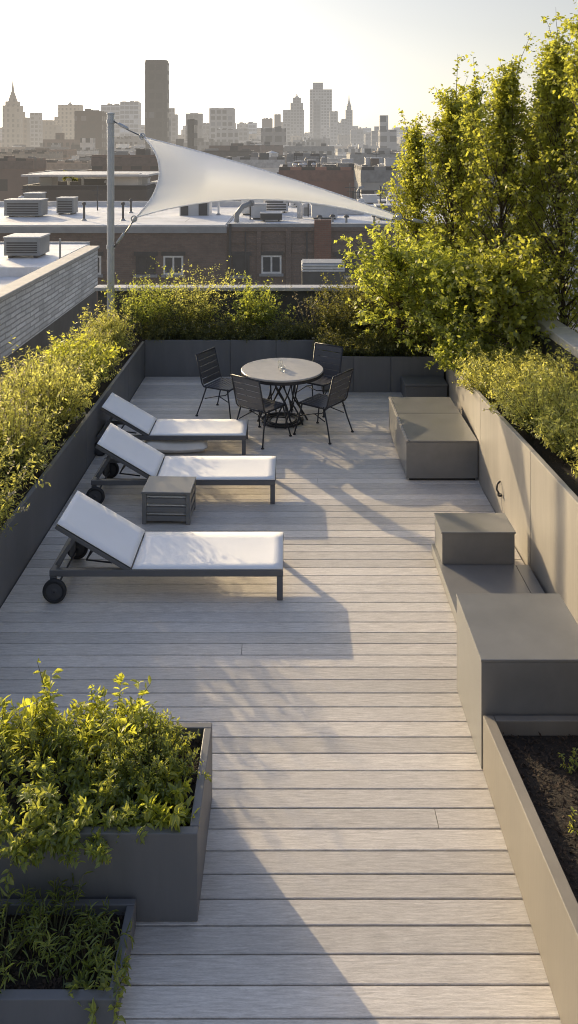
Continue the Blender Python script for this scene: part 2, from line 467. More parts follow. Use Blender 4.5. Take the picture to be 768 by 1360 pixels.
# ------------------------------------------------------------------ camera, sun, sky
cam_d = bpy.data.cameras.new('camera')
cam = bpy.data.objects.new('camera', cam_d)
C.objects.link(cam)
cam.location = (0, 0, H_CAM)
cam.rotation_euler = (math.pi / 2, 0, 0)
cam_d.sensor_fit = 'HORIZONTAL'
cam_d.sensor_width = 36
cam_d.lens = 36 * F / 768
cam_d.shift_y = -(680 - 195) / 768
cam_d.clip_start = 0.05
cam_d.clip_end = 20000
sc = bpy.context.scene
sc.camera = cam
sc.view_settings.view_transform = 'Standard'
sc.view_settings.look = 'None'
sc.view_settings.exposure = 0
sc.cycles.use_denoising = True
sc.cycles.filter_width = 1.05
sc.cycles.max_bounces = 8
sc.cycles.transparent_max_bounces = 8

az, el = math.radians(SUN_AZ), math.radians(SUN_EL)
to_sun = Vector((-math.sin(az) * math.cos(el), math.cos(az) * math.cos(el), math.sin(el)))
sd = bpy.data.lights.new('sun', 'SUN')
sd.energy = 5.0
sd.color = (1.0, 0.79, 0.48)
sd.angle = math.radians(0.5)
so = bpy.data.objects.new('sun', sd)
C.objects.link(so)
so.location = (-30, 40, 20)
so.rotation_euler = to_sun.to_track_quat('Z', 'Y').to_euler()

w = bpy.data.worlds.new('World')
sc.world = w
w.use_nodes = True
nt = w.node_tree
for n in list(nt.nodes): nt.nodes.remove(n)
sky = N(nt, 'ShaderNodeTexSky', sky_type='NISHITA')
sky.sun_disc = False
sky.sun_elevation = el
sky.sun_rotation = -az
sky.altitude = 30
sky.air_density = 1.0
sky.dust_density = 1.6
sky.ozone_density = 1.0
bg = N(nt, 'ShaderNodeBackground', Strength=0.115)
hs = N(nt, 'ShaderNodeHueSaturation', Saturation=0.45)
L(nt, sky.outputs[0], hs.inputs['Color'])
# low bright haze layer, strongest towards the sun
geo = N(nt, 'ShaderNodeTexCoord')
sx = N(nt, 'ShaderNodeSeparateXYZ')
L(nt, geo.outputs['Generated'], sx.inputs[0])
dt = N(nt, 'ShaderNodeVectorMath', operation='DOT_PRODUCT')
L(nt, geo.outputs['Generated'], dt.inputs[0])
dt.inputs[1].default_value = (-math.sin(az), math.cos(az), 0)
fwd = math_node(nt, 'POWER', math_node(nt, 'MULTIPLY_ADD', dt.outputs['Value'], 0.5, 0.5, clamp=True), 1.6)
hz = math_node(nt, 'EXPONENT', math_node(nt, 'MULTIPLY', math_node(nt, 'MAXIMUM', sx.outputs[2], 0.0), -3.2))
hf = math_node(nt, 'MULTIPLY', math_node(nt, 'MULTIPLY', hz, fwd), 4.1)
hc = mixc(nt, math_node(nt, 'MULTIPLY', math_node(nt, 'MAXIMUM', sx.outputs[2], 0.0), 5.0, clamp=True), (1.0, 0.83, 0.65), (1.0, 0.84, 0.67))
hm = N(nt, 'ShaderNodeVectorMath', operation='SCALE')
L(nt, hc, hm.inputs[0]); L(nt, hf, hm.inputs['Scale'])
ad = N(nt, 'ShaderNodeVectorMath', operation='ADD')
L(nt, hs.outputs[0], ad.inputs[0]); L(nt, hm.outputs[0], ad.inputs[1])
zb = N(nt, 'ShaderNodeVectorMath', operation='SCALE')       # bright blue-white upper sky
zb.inputs[0].default_value = (0.85, 1.5, 3.3)
L(nt, math_node(nt, 'POWER', math_node(nt, 'MAXIMUM', sx.outputs[2], 0.0), 2.0), zb.inputs['Scale'])
ds = N(nt, 'ShaderNodeVectorMath', operation='DOT_PRODUCT')     # hazy glow around the sun, added as extra warm light on the deck
L(nt, geo.outputs['Generated'], ds.inputs[0])
ds.inputs[1].default_value = tuple(to_sun)
glow = math_node(nt, 'MULTIPLY', math_node(nt, 'POWER', math_node(nt, 'MAXIMUM', ds.outputs['Value'], 0.0), 100.0), 230.0)
gs = N(nt, 'ShaderNodeVectorMath', operation='SCALE')
gs.inputs[0].default_value = (1.0, 0.79, 0.50)
L(nt, glow, gs.inputs['Scale'])
ad3 = N(nt, 'ShaderNodeVectorMath', operation='ADD')
L(nt, hm.outputs[0], ad3.inputs[0]); L(nt, gs.outputs[0], ad3.inputs[1])
L(nt, ad3.outputs[0], ad.inputs[1])
ad2 = N(nt, 'ShaderNodeVectorMath', operation='ADD')
L(nt, ad.outputs[0], ad2.inputs[0]); L(nt, zb.outputs[0], ad2.inputs[1])
L(nt, ad2.outputs[0], bg.inputs['Color'])
wo = N(nt, 'ShaderNodeOutputWorld')
L(nt, bg.outputs[0], wo.inputs[0])

# ------------------------------------------------------------------ the terrace
# ground far below, roof slab
g = MB().add([(-9000, -300, -16), (9000, -300, -16), (9000, 14000, -16), (-9000, 14000, -16)], [(0, 1, 2, 3)])
tag(g.build('ground', hazed('city_ground', (0.07, 0.07, 0.07), var=0.4, scale=0.02)), kind='structure')
tag(MB().box(-3.62, 7.5, -5, 15.1, -16.0, -0.14).build('roof_slab', M['slab']), kind='structure')
tag(MB().box(-3.0, 2.6, -3, 13.5, -0.135, -0.06).build('deck_underlay', M['dark']), kind='structure')

# deck boards: one mesh, real gaps
vs, fs, rn = [], [], []
pitch, gap = 0.1405, 0.0068
y = -2.5
row = 0
while y < 13.40:
    y1 = min(y + pitch - gap, 13.42)
    x0, x1 = -2.44, (2.46 if y > 9 else 2.2)
    cuts = [x0]
    random.seed(row * 13 + 5)
    if row % 11 == 6: cuts.append(random.uniform(-1.6, 1.4))
    cuts.append(x1)
    r0 = random.random()
    for a, b in zip(cuts[:-1], cuts[1:]):
        b2 = b - (0.003 if b != cuts[-1] else 0)
        n = len(vs); e = 0.003
        vs += [(a, y, -0.03), (b2, y, -0.03), (b2, y1, -0.03), (a, y1, -0.03),
               (a, y, -e), (b2, y, -e), (b2, y1, -e), (a, y1, -e),
               (a + .0005, y + e, 0), (b2 - .0005, y + e, 0), (b2 - .0005, y1 - e, 0), (a + .0005, y1 - e, 0)]
        q = [(0, 1, 5, 4), (1, 2, 6, 5), (2, 3, 7, 6), (3, 0, 4, 7), (4, 5, 9, 8), (5, 6, 10, 9), (6, 7, 11, 10), (7, 4, 8, 11), (8, 9, 10, 11)]
        fs += [tuple(i + n for i in f) for f in q]
        rv = min(1, max(0, r0 + random.uniform(-.1, .1)))
        rn += [rv] * len(q)
    y += pitch
    row += 1
me = bpy.data.meshes.new('deck')
me.from_pydata(vs, [], fs)
at = me.attributes.new('rnd', 'FLOAT', 'FACE')
at.data.foreach_set('value', rn)
me.materials.append(M['deck'])
deck = bpy.data.objects.new('deck', me)
C.objects.link(deck)
tag(deck, kind='structure')

PI = math.pi


# ------------------------------------------------------------------ planters
def chips(x0, x1, y0, y1, z, n, name, parent, size=(0.012, 0.035), mat=None, seed=1):
    r = np.random.default_rng(seed)
    P = np.stack([r.uniform(x0, x1, n), r.uniform(y0, y1, n), z + r.uniform(0.0, 0.012, n)], 1)
    A = r.normal(size=(n, 3)); A[:, 2] *= 0.35
    Nn = r.normal(size=(n, 3)) * 0.5; Nn[:, 2] += 1
    o = leaf_obj(name, P, A, Nn, r.uniform(*size, n), r.uniform(size[0] * .6, size[1] * .5, n), mat or M['chip'], parent, r)
    return tag(o, kind='stuff')


def leaf_obj(name, P, A, Nn, Ln, Wd, mat, parent, rng, fold=False, rnd=None):
    """one mesh of many leaves: P base points, A axis directions, Nn rough normals"""
    n = len(P)
    A = A / (np.linalg.norm(A, axis=1, keepdims=True) + 1e-9)
    B = np.cross(Nn, A); B /= (np.linalg.norm(B, axis=1, keepdims=True) + 1e-9)
    U = np.cross(A, B)
    if fold:
        T = [(0, 0, 0), (0.38, 0.5, 0.10), (0.75, 0.30, 0.05), (1, 0, -0.12), (0.75, -0.30, 0.05), (0.38, -0.5, 0.10), (0.5, 0, 0.0)]
        F_ = [(0, 6, 2, 1), (6, 3, 2), (0, 5, 4, 6), (6, 4, 3)]
    else:
        T = [(0, 0, 0), (0.42, 0.5, 0.05), (1, 0, -0.05), (0.42, -0.5, 0.05)]
        F_ = [(0, 3, 2, 1)]
    k = len(T)
    V = np.empty((n, k, 3))
    for i, (a, b, c) in enumerate(T):
        V[:, i] = P + A * (Ln * a)[:, None] + B * (Wd * b)[:, None] + U * (Ln * c)[:, None]
    V = V.reshape(-1, 3)
    sizes = [len(f) for f in F_]
    loops = np.concatenate([np.array(f) for f in F_])
    allv = (np.arange(n)[:, None] * k + loops[None, :]).reshape(-1)
    tot = np.tile(np.array(sizes), n)
    start = np.concatenate([[0], np.cumsum(tot)[:-1]])
    me = bpy.data.meshes.new(name)
    me.vertices.add(len(V)); me.vertices.foreach_set('co', V.astype(np.float32).reshape(-1))
    me.loops.add(len(allv)); me.loops.foreach_set('vertex_index', allv.astype(np.int32))
    me.polygons.add(len(tot)); me.polygons.foreach_set('loop_start', start.astype(np.int32))
    me.update(calc_edges=True)
    rv = rng.random(n) if rnd is None else rnd
    at = me.attributes.new('rnd', 'FLOAT', 'FACE')
    at.data.foreach_set('value', np.repeat(rv, len(F_)).astype(np.float32))
    me.materials.append(mat)
    o = bpy.data.objects.new(name, me)
    C.objects.link(o)
    o.parent = parent
    return o


TH = 0.045
# left planter: long steel trough along the deck's left edge
pl = empty('planter', (-2.45, 5.0, 0), label='long dark steel planter along the left edge of the deck behind the loungers', cat='planter')
for y0, y1 in ((-3.0, 1.5), (1.5, 5.9), (5.9, 9.55), (9.55, 12.05), (12.05, 13.43)):
    MB().box(-TH, 0, y0 - 5 + 0.003, y1 - 5 - 0.003, -0.06, 0.60).build('panel', M['steel'], pl, bevel=0.003)
MB().box(-1.15, -1.10, -8, 9.6, -0.06, 0.60).build('back_panel', M['steel'], pl)
MB().box(-1.098, -TH - 0.002, -8, 9.6, 0.1, 0.50).build('soil', M['soil'], pl)

# back planter, two runs of panels
pb = empty('planter', (-0.9, 13.43, 0), label='dark steel planter across the far end of the deck, behind the round table', cat='planter')
for x0, x1 in ((-2.448, -1.0), (-1.0, -0.22), (-0.22, 0.52)):
    MB().box(x0 + 0.9 + 0.003, x1 + 0.9 - 0.003, 0.002, TH, -0.06, 0.613).build('panel', M['steel'], pb, bevel=0.003)
MB().box(-3.55 + .9, 0.52 + .9, 1.30, 1.34, -0.06, 0.613).build('back_panel', M['steel'], pb)
MB().box(-2.40 + .9, 0.515 + .9, TH + .002, 1.298, 0.1, 0.52).build('soil', M['soil'], pb)
pr = empty('planter', (1.5, 12.56, 0), label='dark steel planter at the far right end of the deck, below the leafy tree', cat='planter')
for x0, x1 in ((0.52, 1.02), (1.02, 1.62), (1.62, 2.47)):
    MB().box(x0 - 1.5 + 0.003, x1 - 1.5 - 0.003, 0, TH, -0.06, 0.563).build('panel', M['steel'], pr, bevel=0.003)
MB().box(0.523 - 1.5, 0.565 - 1.5, TH + .002, 0.86, -0.06, 0.563).build('side_panel', M['steel'], pr, bevel=0.003)
MB().box(0.57 - 1.5, 3.4 - 1.5, TH + .002, 2.2, -0.1, 0.47).build('soil', M['soil'], pr)

# right planter wall (taller towards the camera)
rw = empty('planter_wall', (2.2, 9.1, 0), label='tall taupe steel planter wall along the right side of the deck', cat='planter wall')
line = [(2.49, 12.555, 0.545), (2.345, 10.85, 0.80), (2.205, 9.1, 1.02), (2.215, 7.25, 1.11), (2.235, 5.5, 1.17), (2.25, 3.5, 1.22), (2.25, 0.5, 1.25)]
for i, (a, b) in enumerate(zip(line[:-1], line[1:])):
    t = 0.05
    e = 0.0025
    def rel(p, z, dx=0.0, dy=0.0): return (p[0] - 2.2 + dx, p[1] - 9.1 + dy, z)
    MB().hexa([rel(b, -0.06, 0, e), rel(b, -0.06, t, e), rel(a, -0.06, t, -e), rel(a, -0.06, 0, -e),
               rel(b, b[2], 0, e), rel(b, b[2], t, e), rel(a, a[2], t, -e), rel(a, a[2], 0, -e)]).build('panel', M['taupe'], rw, bevel=0.004)
mb = MB()
for a, b in zip(line[:-1], line[1:]):
    mb.hexa([rel(b, 0, t + .002), rel((3.56, b[1]), 0), rel((3.56, a[1]), 0), rel(a, 0, t + .002),
             rel(b, b[2] - .16, t + .002), rel((3.56, b[1]), b[2] - .1), rel((3.56, a[1]), a[2] - .1), rel(a, a[2] - .12, t + .002)])
mb.build('soil', M['soil'], rw)
chips(2.3 - 2.2, 3.3 - 2.2, 5 - 9.1, 9 - 9.1, 0.985, 1800, 'mulch', rw, seed=4)

wb = empty('wall_bracket', (2.205, 8.25, 0.34), label='small black hooked bracket with a thin loose wire low on the right planter wall', cat='bracket')
MB().tube([(0, 0.0, 0.07), (-0.035, -0.02, 0.05), (-0.045, -0.03, 0.0), (-0.03, -0.06, -0.03)], 0.010, 8).build('hook', M['iron'], wb, smooth=True)
MB().lathe([(0.0, -0.015), (0.024, -0.015), (0.024, 0.006), (0.0, 0.006)], (-0.025, -0.075, -0.035), 14).build('cap', M['iron'], wb)
MB().tube([(0.0, -0.06, -0.04), (-0.012, -0.1, -0.14), (-0.006, -0.2, -0.27), (-0.012, -0.32, -0.335)], 0.003, 5).build('wire', M['limestone'], wb)

# back parapet
pp = empty('parapet_wall', (0, 15.0, 0), label='dark parapet wall with grey metal coping behind the far shrubs', cat='wall')
MB().box(-3.6, 3.6, -0.1, 0.1, -0.14, 1.19).build('wall', M['parapet'], pp)
MB().box(-3.66, 3.66, -0.17, 0.15, 1.193, 1.26).build('coping', M['coping'], pp, bevel=0.008)
# right parapet, pale stone blocks
rp = empty('parapet_wall', (3.6, 9, 0), label='low parapet wall with pale stone coping beyond the right planter, under the tall trees', cat='wall')
MB().box(-0.0, 0.2, -7, 5.8, -0.14, 1.29).build('wall', M['parapet'], rp)
for y0 in np.arange(-7, 5.7, 1.27):
    MB().box(-0.05, 0.27, y0 + 0.008, min(y0 + 1.262, 5.8), 1.293, 1.41).build('coping_stone', M['limestone'], rp, bevel=0.012)
tag(MB().box(3.86, 6.5, 3, 15, -0.14, 0.4).build('planting_bed', M['soil']), kind='structure')

# ------------------------------------------------------------------ right-hand boxes
b1 = empty('bench', (1.8, 9.22, 0), label='long low grey bench block against the right wall with a seam across its top', cat='bench')
MB().box(-0.43, 0.405, 0.004, 1.62, 0.03, 0.452).build('base', M['bench'], b1, bevel=0.004)
MB().box(-0.40, 0.405, 0.0, 0.955, 0.455, 0.472).build('top_slab', M['bench'], b1, bevel=0.003)
MB().box(-0.40, 0.405, 0.965, 1.62, 0.455, 0.472).build('top_slab', M['bench'], b1, bevel=0.003)
MB().box(-0.435, -0.405, -0.001, 1.62, 0.455, 0.475).build('edge_strip', M['taupe'], b1, bevel=0.003)
MB().box(-0.39, 0.38, 0.04, 1.58, 0.0, 0.028).build('plinth', M['dark'], b1)
b2 = empty('storage_box', (2.1, 12.12, 0), label='small dark low storage box in the far right corner of the deck', cat='box')
MB().box(-0.32, 0.33, 0.0, 0.42, 0.0, 0.22).build('body', M['steel'], b2, bevel=0.006)
MB().box(-0.33, 0.335, -0.012, 0.42, 0.223, 0.272).build('lid', M['steel'], b2, bevel=0.012)
b3 = empty('step_box', (1.73, 7.19, 0.1), label='small grey cube step standing on the low platform by the right wall', cat='box')
MB().box(-0.335, 0.325, 0.004, 0.375, 0.004, 0.278).build('body', M['bench'], b3, bevel=0.003)
MB().box(-0.345, 0.335, -0.004, 0.38, 0.281, 0.296).build('top_slab', M['bench'], b3, bevel=0.003)
b4 = empty('platform', (1.7, 6.5, 0), label='low flat grey platform on the deck between the cube step and the largest block', cat='platform')
MB().box(-0.335, 0.36, -0.815, 1.07, 0.004, 0.10).build('slab', M['bench'], b4, bevel=0.003)
MB().box(0.366, 0.485, -0.8, 0.70, 0.004, 0.092).build('side_ledge', M['bench'], b4, bevel=0.003)
b5 = empty('bench', (1.57, 4.95, 0), label='largest grey cube block at the right edge of the deck, nearest the bare soil planter', cat='block')
MB().box(-0.365, 0.37, 0.0, 0.73, 0.003, 0.668).build('body', M['bench'], b5, bevel=0.003)
MB().box(-0.368, 0.373, -0.003, 0.733, 0.671, 0.69).build('top_slab', M['bench'], b5, bevel=0.003)
# bare soil planter, bottom right
fp = empty('planter', (1.21, 4.93, 0), label='taupe planter with bare dark mulch at the bottom right of the deck', cat='planter')


def zr(d): return 0.355 + (4.93 - d) * 0.145      # rim rises towards the camera


def wallseg(xa, xb, ya, yb):
    return [(xa, ya, 0.002), (xb, ya, 0.002), (xb, yb, 0.002), (xa, yb, 0.002),
            (xa, ya, zr(4.93 + ya)), (xb, ya, zr(4.93 + ya)), (xb, yb, zr(4.93 + yb)), (xa, yb, zr(4.93 + yb))]


MB().hexa(wallseg(0, 0.065, -2.9, 0.0)).build('side_panel', M['taupe_low'], fp, bevel=0.004)
MB().hexa(wallseg(0.068, 0.98, -0.06, 0.0)).build('end_panel', M['taupe_low'], fp, bevel=0.004)
MB().hexa(wallseg(0.98, 1.03, -2.9, 0.0)).build('side_panel', M['taupe_low'], fp, bevel=0.004)
MB().hexa(wallseg(0.068, 0.978, -2.9, -2.84)).build('end_panel', M['taupe_low'], fp, bevel=0.004)
mb = MB()
p = wallseg(0.067, 0.978, -2.838, -0.062)
mb.hexa([(q[0], q[1], q[2] - (0.09 if i > 3 else 0)) for i, q in enumerate(p)])
mb.build('soil', M['soil'], fp)
for k in range(14):
    d0 = -0.065 - 0.18 * k
    pass
r = np.random.default_rng(9)
n = 7000
yy = r.uniform(-2.8, -0.07, n)
P = np.stack([r.uniform(0.07, 0.975, n), yy, 0.355 - yy * 0.145 - 0.09 + r.uniform(-0.004, 0.012, n)], 1)
A = r.normal(size=(n, 3)); A[:, 2] *= 0.4
Nn = r.normal(size=(n, 3)) * 0.5; Nn[:, 2] += 1
tag(leaf_obj('mulch', P, A, Nn, r.uniform(.012, .04, n), r.uniform(.006, .016, n), M['chip'], fp, r), kind='stuff')

# front left planters
f1 = empty('planter', (-0.46, 3.976, 0), label='large grey square planter full of leafy plants at the lower left of the deck', cat='planter')
W1, D1, Hh = 1.25, 0.77, 0.445
MB().box(-W1, 0, 0, 0.045, 0.002, Hh).build('front_panel', M['steel'], f1, bevel=0.004)
MB().box(-W1, 0, D1 - 0.045, D1, 0.002, Hh).build('back_panel', M['steel'], f1, bevel=0.004)
MB().box(-0.045, 0.0, 0.047, D1 - 0.047, 0.002, Hh).build('side_panel', M['steel'], f1, bevel=0.004)
MB().box(-W1, -W1 + 0.045, 0.047, D1 - 0.047, 0.002, Hh).build('side_panel', M['steel'], f1, bevel=0.004)
MB().box(-W1 + .047, -0.047, 0.047, D1 - 0.047, 0.01, Hh - 0.07).build('soil', M['soil'], f1)
chips(-W1 + .05, -.05, .05, D1 - .05, Hh - 0.068, 1500, 'mulch', f1, seed=5)
f2 = empty('planter', (-0.765, 3.955, 0), label='small low grey trough planter with grassy weeds at the bottom left corner', cat='planter')
W2, D2, H2 = 1.0, 0.47, 0.14
MB().box(-W2, 0, -D2, -D2 + .045, 0.002, H2).build('front_panel', M['steel'], f2, bevel=0.004)
MB().box(-W2, 0, -.035, 0, 0.002, H2).build('back_panel', M['steel'], f2, bevel=0.004)
MB().box(-0.04, 0.0, -D2 + .047, -.037, 0.002, H2).build('side_panel', M['steel'], f2, bevel=0.004)
MB().box(-W2, -W2 + .04, -D2 + .047, -.037, 0.002, H2).build('side_panel', M['steel'], f2, bevel=0.004)
MB().box(-W2 + .042, -0.042, -D2 + .047, -.037, 0.01, H2 - .05).build('soil', M['soil'], f2)
chips(-W2 + .05, -.05, -D2 + .05, -.04, H2 - .048, 1200, 'mulch', f2, seed=6)


# ------------------------------------------------------------------ loungers
def make_lounger(label):
    """local: foot end at x=0, head end at x=-2.01, y from 0 (camera side) to 0.66"""
    root = empty('sun_lounger', label=label, cat='sun lounger', group='white sun loungers in a row on the deck')
    Wd, Ln, hs = 0.66, 2.01, 0.262
    m = MB()
    m.box(-Ln, 0, 0, 0.045, hs - 0.055, hs).box(-Ln, 0, Wd - 0.045, Wd, hs - 0.055, hs)
    m.box(-0.05, -0.002, 0.047, Wd - 0.047, hs - 0.05, hs - 0.004).box(-Ln + .002, -Ln + 0.05, 0.047, Wd - 0.047, hs - 0.05, hs - 0.004)
    m.box(-1.36, -1.32, 0.047, Wd - 0.047, hs - 0.05, hs - 0.012)
    m.build('frame', M['alum'], root, bevel=0.004)
    for y0 in (0.001, Wd - 0.046):
        MB().box(-0.055, -0.003, y0, y0 + 0.045, 0.002, hs - 0.057).build('leg', M['alum'], root, bevel=0.005)
        MB().box(-Ln + 0.003, -Ln + 0.055, y0, y0 + 0.045, 0.06, hs - 0.057).build('leg', M['alum'], root, bevel=0.005)
    # seat sling, very slightly sagging
    nx, ny = 14, 6
    vs, fs = [], []
    x0, x1 = -1.30, -0.004
    for i in range(nx + 1):
        for j in range(ny + 1):
            u, v = i / nx, j / ny
            sag = 0.012 * math.sin(PI * v) * (1 - (2 * u - 1) ** 6)
            vs.append((x0 + (x1 - x0) * u, 0.004 + (Wd - 0.008) * v, hs + 0.012 - sag))
    for i in range(nx):
        for j in range(ny):
            a = i * (ny + 1) + j
            fs.append((a, a + ny + 1, a + ny + 2, a + 1))
    s = MB().add(vs, fs).build('seat_sling', M['sling'], root, smooth=True)
    so_ = s.modifiers.new('solid', 'SOLIDIFY'); so_.thickness = 0.006; so_.offset = -1
    # backrest
    a0 = Vector((-1.31, 0, hs + 0.015)); a1 = Vector((-1.945, 0, 0.655))
    vs, fs = [], []
    for i in range(nx + 1):
        for j in range(ny + 1):
            u, v = i / nx, j / ny
            p = a0.lerp(a1, u)
            sag = 0.010 * math.sin(PI * v) * (1 - (2 * u - 1) ** 6)
            vs.append((p.x, 0.004 + (Wd - 0.008) * v, p.z - sag + 0.006))
    fs = [(i * (ny + 1) + j, i * (ny + 1) + j + 1, (i + 1) * (ny + 1) + j + 1, (i + 1) * (ny + 1) + j) for i in range(nx) for j in range(ny)]
    s = MB().add(vs, fs).build('back_sling', M['sling'], root, smooth=True)
    so_ = s.modifiers.new('solid', 'SOLIDIFY'); so_.thickness = 0.006; so_.offset = -1
    m = MB()
    d = (a1 - a0).normalized()
    nrm = Vector((d.z, 0, -d.x))            # below the sling
    if nrm.z > 0: nrm = -nrm
    o_ = nrm * 0.028
    for yy in (0.026, Wd - 0.026):
        m.bar(a0 + o_ + Vector((0, yy, 0)), a1 + o_ + Vector((0, yy, 0)), 0.035, 0.036)
    m.bar(a1 + o_ + Vector((0, 0.045, 0)) - d * 0.02, a1 + o_ + Vector((0, Wd - 0.045, 0)) - d * 0.02, 0.03, 0.03)
    m.build('backrest_frame', M['alum'], root, bevel=0.003)
    # support struts and ratchet
    for yy in (0.075, Wd - 0.075):
        MB().bar((-1.80, yy, 0.52), (-1.965, yy, 0.27), 0.024, 0.035).build('support_strut', M['alum'], root, bevel=0.002)
    m = MB()
    m.tube([(-1.63, 0.10, 0.42), (-1.72, 0.12, 0.29), (-1.50, 0.14, 0.255)], 0.008, 6)
    m.tube([(-1.63, Wd - 0.10, 0.42), (-1.72, Wd - 0.12, 0.29), (-1.50, Wd - 0.14, 0.255)], 0.008, 6)
    m.tube([(-1.72, 0.12, 0.29), (-1.72, Wd - 0.12, 0.29)], 0.009, 6)
    m.build('ratchet_rod', M['iron'], root, smooth=True)
    MB().tube([(-1.955, -0.05, 0.10), (-1.955, Wd + 0.05, 0.10)], 0.009, 8).build('axle', M['iron'], root)
    for yy in (-0.05, Wd + 0.012):
        wh = MB().lathe([(0.074, 0.0), (0.097, 0.002), (0.102, 0.010), (0.102, 0.028), (0.097, 0.036), (0.074, 0.038)],
                        (-1.955, yy, 0.103), 32, axis='y', close=True).build('wheel', M['rubber'], root, smooth=True)
        h = MB().lathe([(0.0, 0.004), (0.012, 0.0), (0.03, 0.006), (0.0735, 0.009), (0.0735, 0.029), (0.03, 0.032), (0.0, 0.034)],
                       (-1.955, yy, 0.103), 32, axis='y')
        h.build('hub', M['hub'], wh, smooth=False)
    return root


lo1 = make_lounger('white sun lounger nearest the camera, unobstructed, wheel at its head end')
lo1.location = (-0.05, 6.79, 0)
lo2 = copy_tree(lo1)
lo2.location = (-0.15, 8.62, 0)
lo2['label'] = 'middle white sun lounger with the grey slatted side table in front of it'
lo3 = copy_tree(lo1)
lo3.location = (-0.545, 10.0, 0)
lo3.scale = (0.94, 0.9, 0.92)
lo3['label'] = 'farthest white sun lounger, next to the round table, with a cream cushion beneath it'
# cream cushion under the far lounger
vs, fs = [], []
nx, ny = 16, 10
for side in (1, -1):
    for i in range(nx + 1):
        for j in range(ny + 1):
            u, v = i / nx * 2 - 1, j / ny * 2 - 1
            e = max(0, (1 - u ** 10)) ** 0.5 * max(0, (1 - v ** 8)) ** 0.5
            vs.append((u * 0.40, v * 0.2, 0.075 + side * 0.062 * e - 0.012 * math.cos(3 * u)))
n = (nx + 1) * (ny + 1)
for i in range(nx):
    for j in range(ny):
        a = i * (ny + 1) + j
        fs.append((a, a + ny + 1, a + ny + 2, a + 1))
        fs.append((n + a, n + a + 1, n + a + ny + 2, n + a + ny + 1))
cu = MB().add(vs, fs).build('cushion', M['cushion'], smooth=True)
cu.location = (-1.45, 10.18, 0.03)
cu.rotation_euler = (0.12, 0.03, 0.06)
tag(cu, 'flattened cream cushion lying on the deck under the farthest lounger', 'cushion')

# slatted side table
stb = empty('side_table', (-1.27, 8.15, 0), math.radians(-2), 'grey slatted cube side table between the front and middle loungers', 'side table')
MB().box(-0.255, 0.255, 0.0, 0.40, 0.312, 0.338).build('tabletop', M['bench'], stb, bevel=0.004)
for x0 in (-0.25, 0.205):
    for y0 in (0.005, 0.350):
        MB().box(x0, x0 + 0.045, y0, y0 + 0.045, 0.002, 0.310).build('leg', M['bench'], stb, bevel=0.003)
for z0 in (0.035, 0.125, 0.215):
    MB().box(-0.204, 0.204, 0.010, 0.035, z0, z0 + 0.05).build('slat', M['bench'], stb, bevel=0.002)
    MB().box(-0.204, 0.204, 0.365, 0.390, z0, z0 + 0.05).build('slat', M['bench'], stb, bevel=0.002)
    MB().box(-0.245, -0.220, 0.051, 0.349, z0, z0 + 0.05).build('slat', M['bench'], stb, bevel=0.002)
    MB().box(0.220, 0.245, 0.051, 0.349, z0, z0 + 0.05).build('slat', M['bench'], stb, bevel=0.002)
for zz in (0.09, 0.18, 0.268):
    MB().box(-0.21, 0.21, 0.04, 0.36, zz, zz + 0.012).build('inner_shelf', M['sling'], stb)

# ------------------------------------------------------------------ table and chairs
TX, TY = -0.096, 11.25
tb = empty('round_table', (TX, TY, 0), label='round grey stone dining table on a twisted black iron pedestal', cat='table')
MB().lathe([(0.0, 0.715), (0.575, 0.715), (0.586, 0.722), (0.586, 0.738), (0.578, 0.745), (0.0, 0.745)], n=64).build('tabletop', M['stone'], tb)
MB().lathe([(0.5, 0.675), (0.582, 0.675), (0.588, 0.682), (0.588, 0.713), (0.5, 0.713)], n=64, close=True).build('rim', M['iron'], tb)
mb = MB()
for rr, zz, th in ((0.29, 0.018, 0.016), (0.245, 0.03, 0.012), (0.20, 0.022, 0.012)):
    mb.tube([(rr * math.cos(a) * (1 + 0.03 * math.sin(3 * a)), rr * math.sin(a), zz) for a in np.linspace(0, 2 * PI, 40)], th, 6, caps=False)
mb.build('base_ring', M['iron'], tb, smooth=True)
random.seed(3)
mb = MB()
for k in range(13):
    a = 2 * PI * k / 13 + random.uniform(-.1, .1)
    tw = random.choice((-1, 1)) * random.uniform(0.5, 1.3)
    pts = []
    for t in np.linspace(0, 1, 9):
        rad = 0.27 * (1 - t) ** 1.5 + 0.09 + 0.30 * max(0, t - 0.45) ** 1.3
        aa = a + tw * t + 0.15 * math.sin(7 * t + k)
        pts.append((rad * math.cos(aa), rad * math.sin(aa), 0.02 + 0.655 * t))
    mb.tube(pts, [0.013 - 0.004 * t for t in np.linspace(0, 1, 9)], 6)
mb.build('pedestal', M['iron'], tb, smooth=True)
for (gx, gy, rr, hh, lab) in ((-0.03, 0.06, 0.036, 0.105, 'taller clear drinking glass on the round table, farther from the camera'),
                              (0.0, -0.12, 0.038, 0.075, 'shorter clear drinking glass on the round table, nearer the camera')):
    gl = MB().lathe([(0.0, 0.0), (rr * .85, 0.0), (rr, hh), (rr - .003, hh), (rr * .85 - .003, 0.008), (0.0, 0.008)], n=24).build('drinking_glass', M['glass'], smooth=False)
    gl.location = (TX + gx, TY + gy, 0.746)
    tag(gl, lab, 'glass')


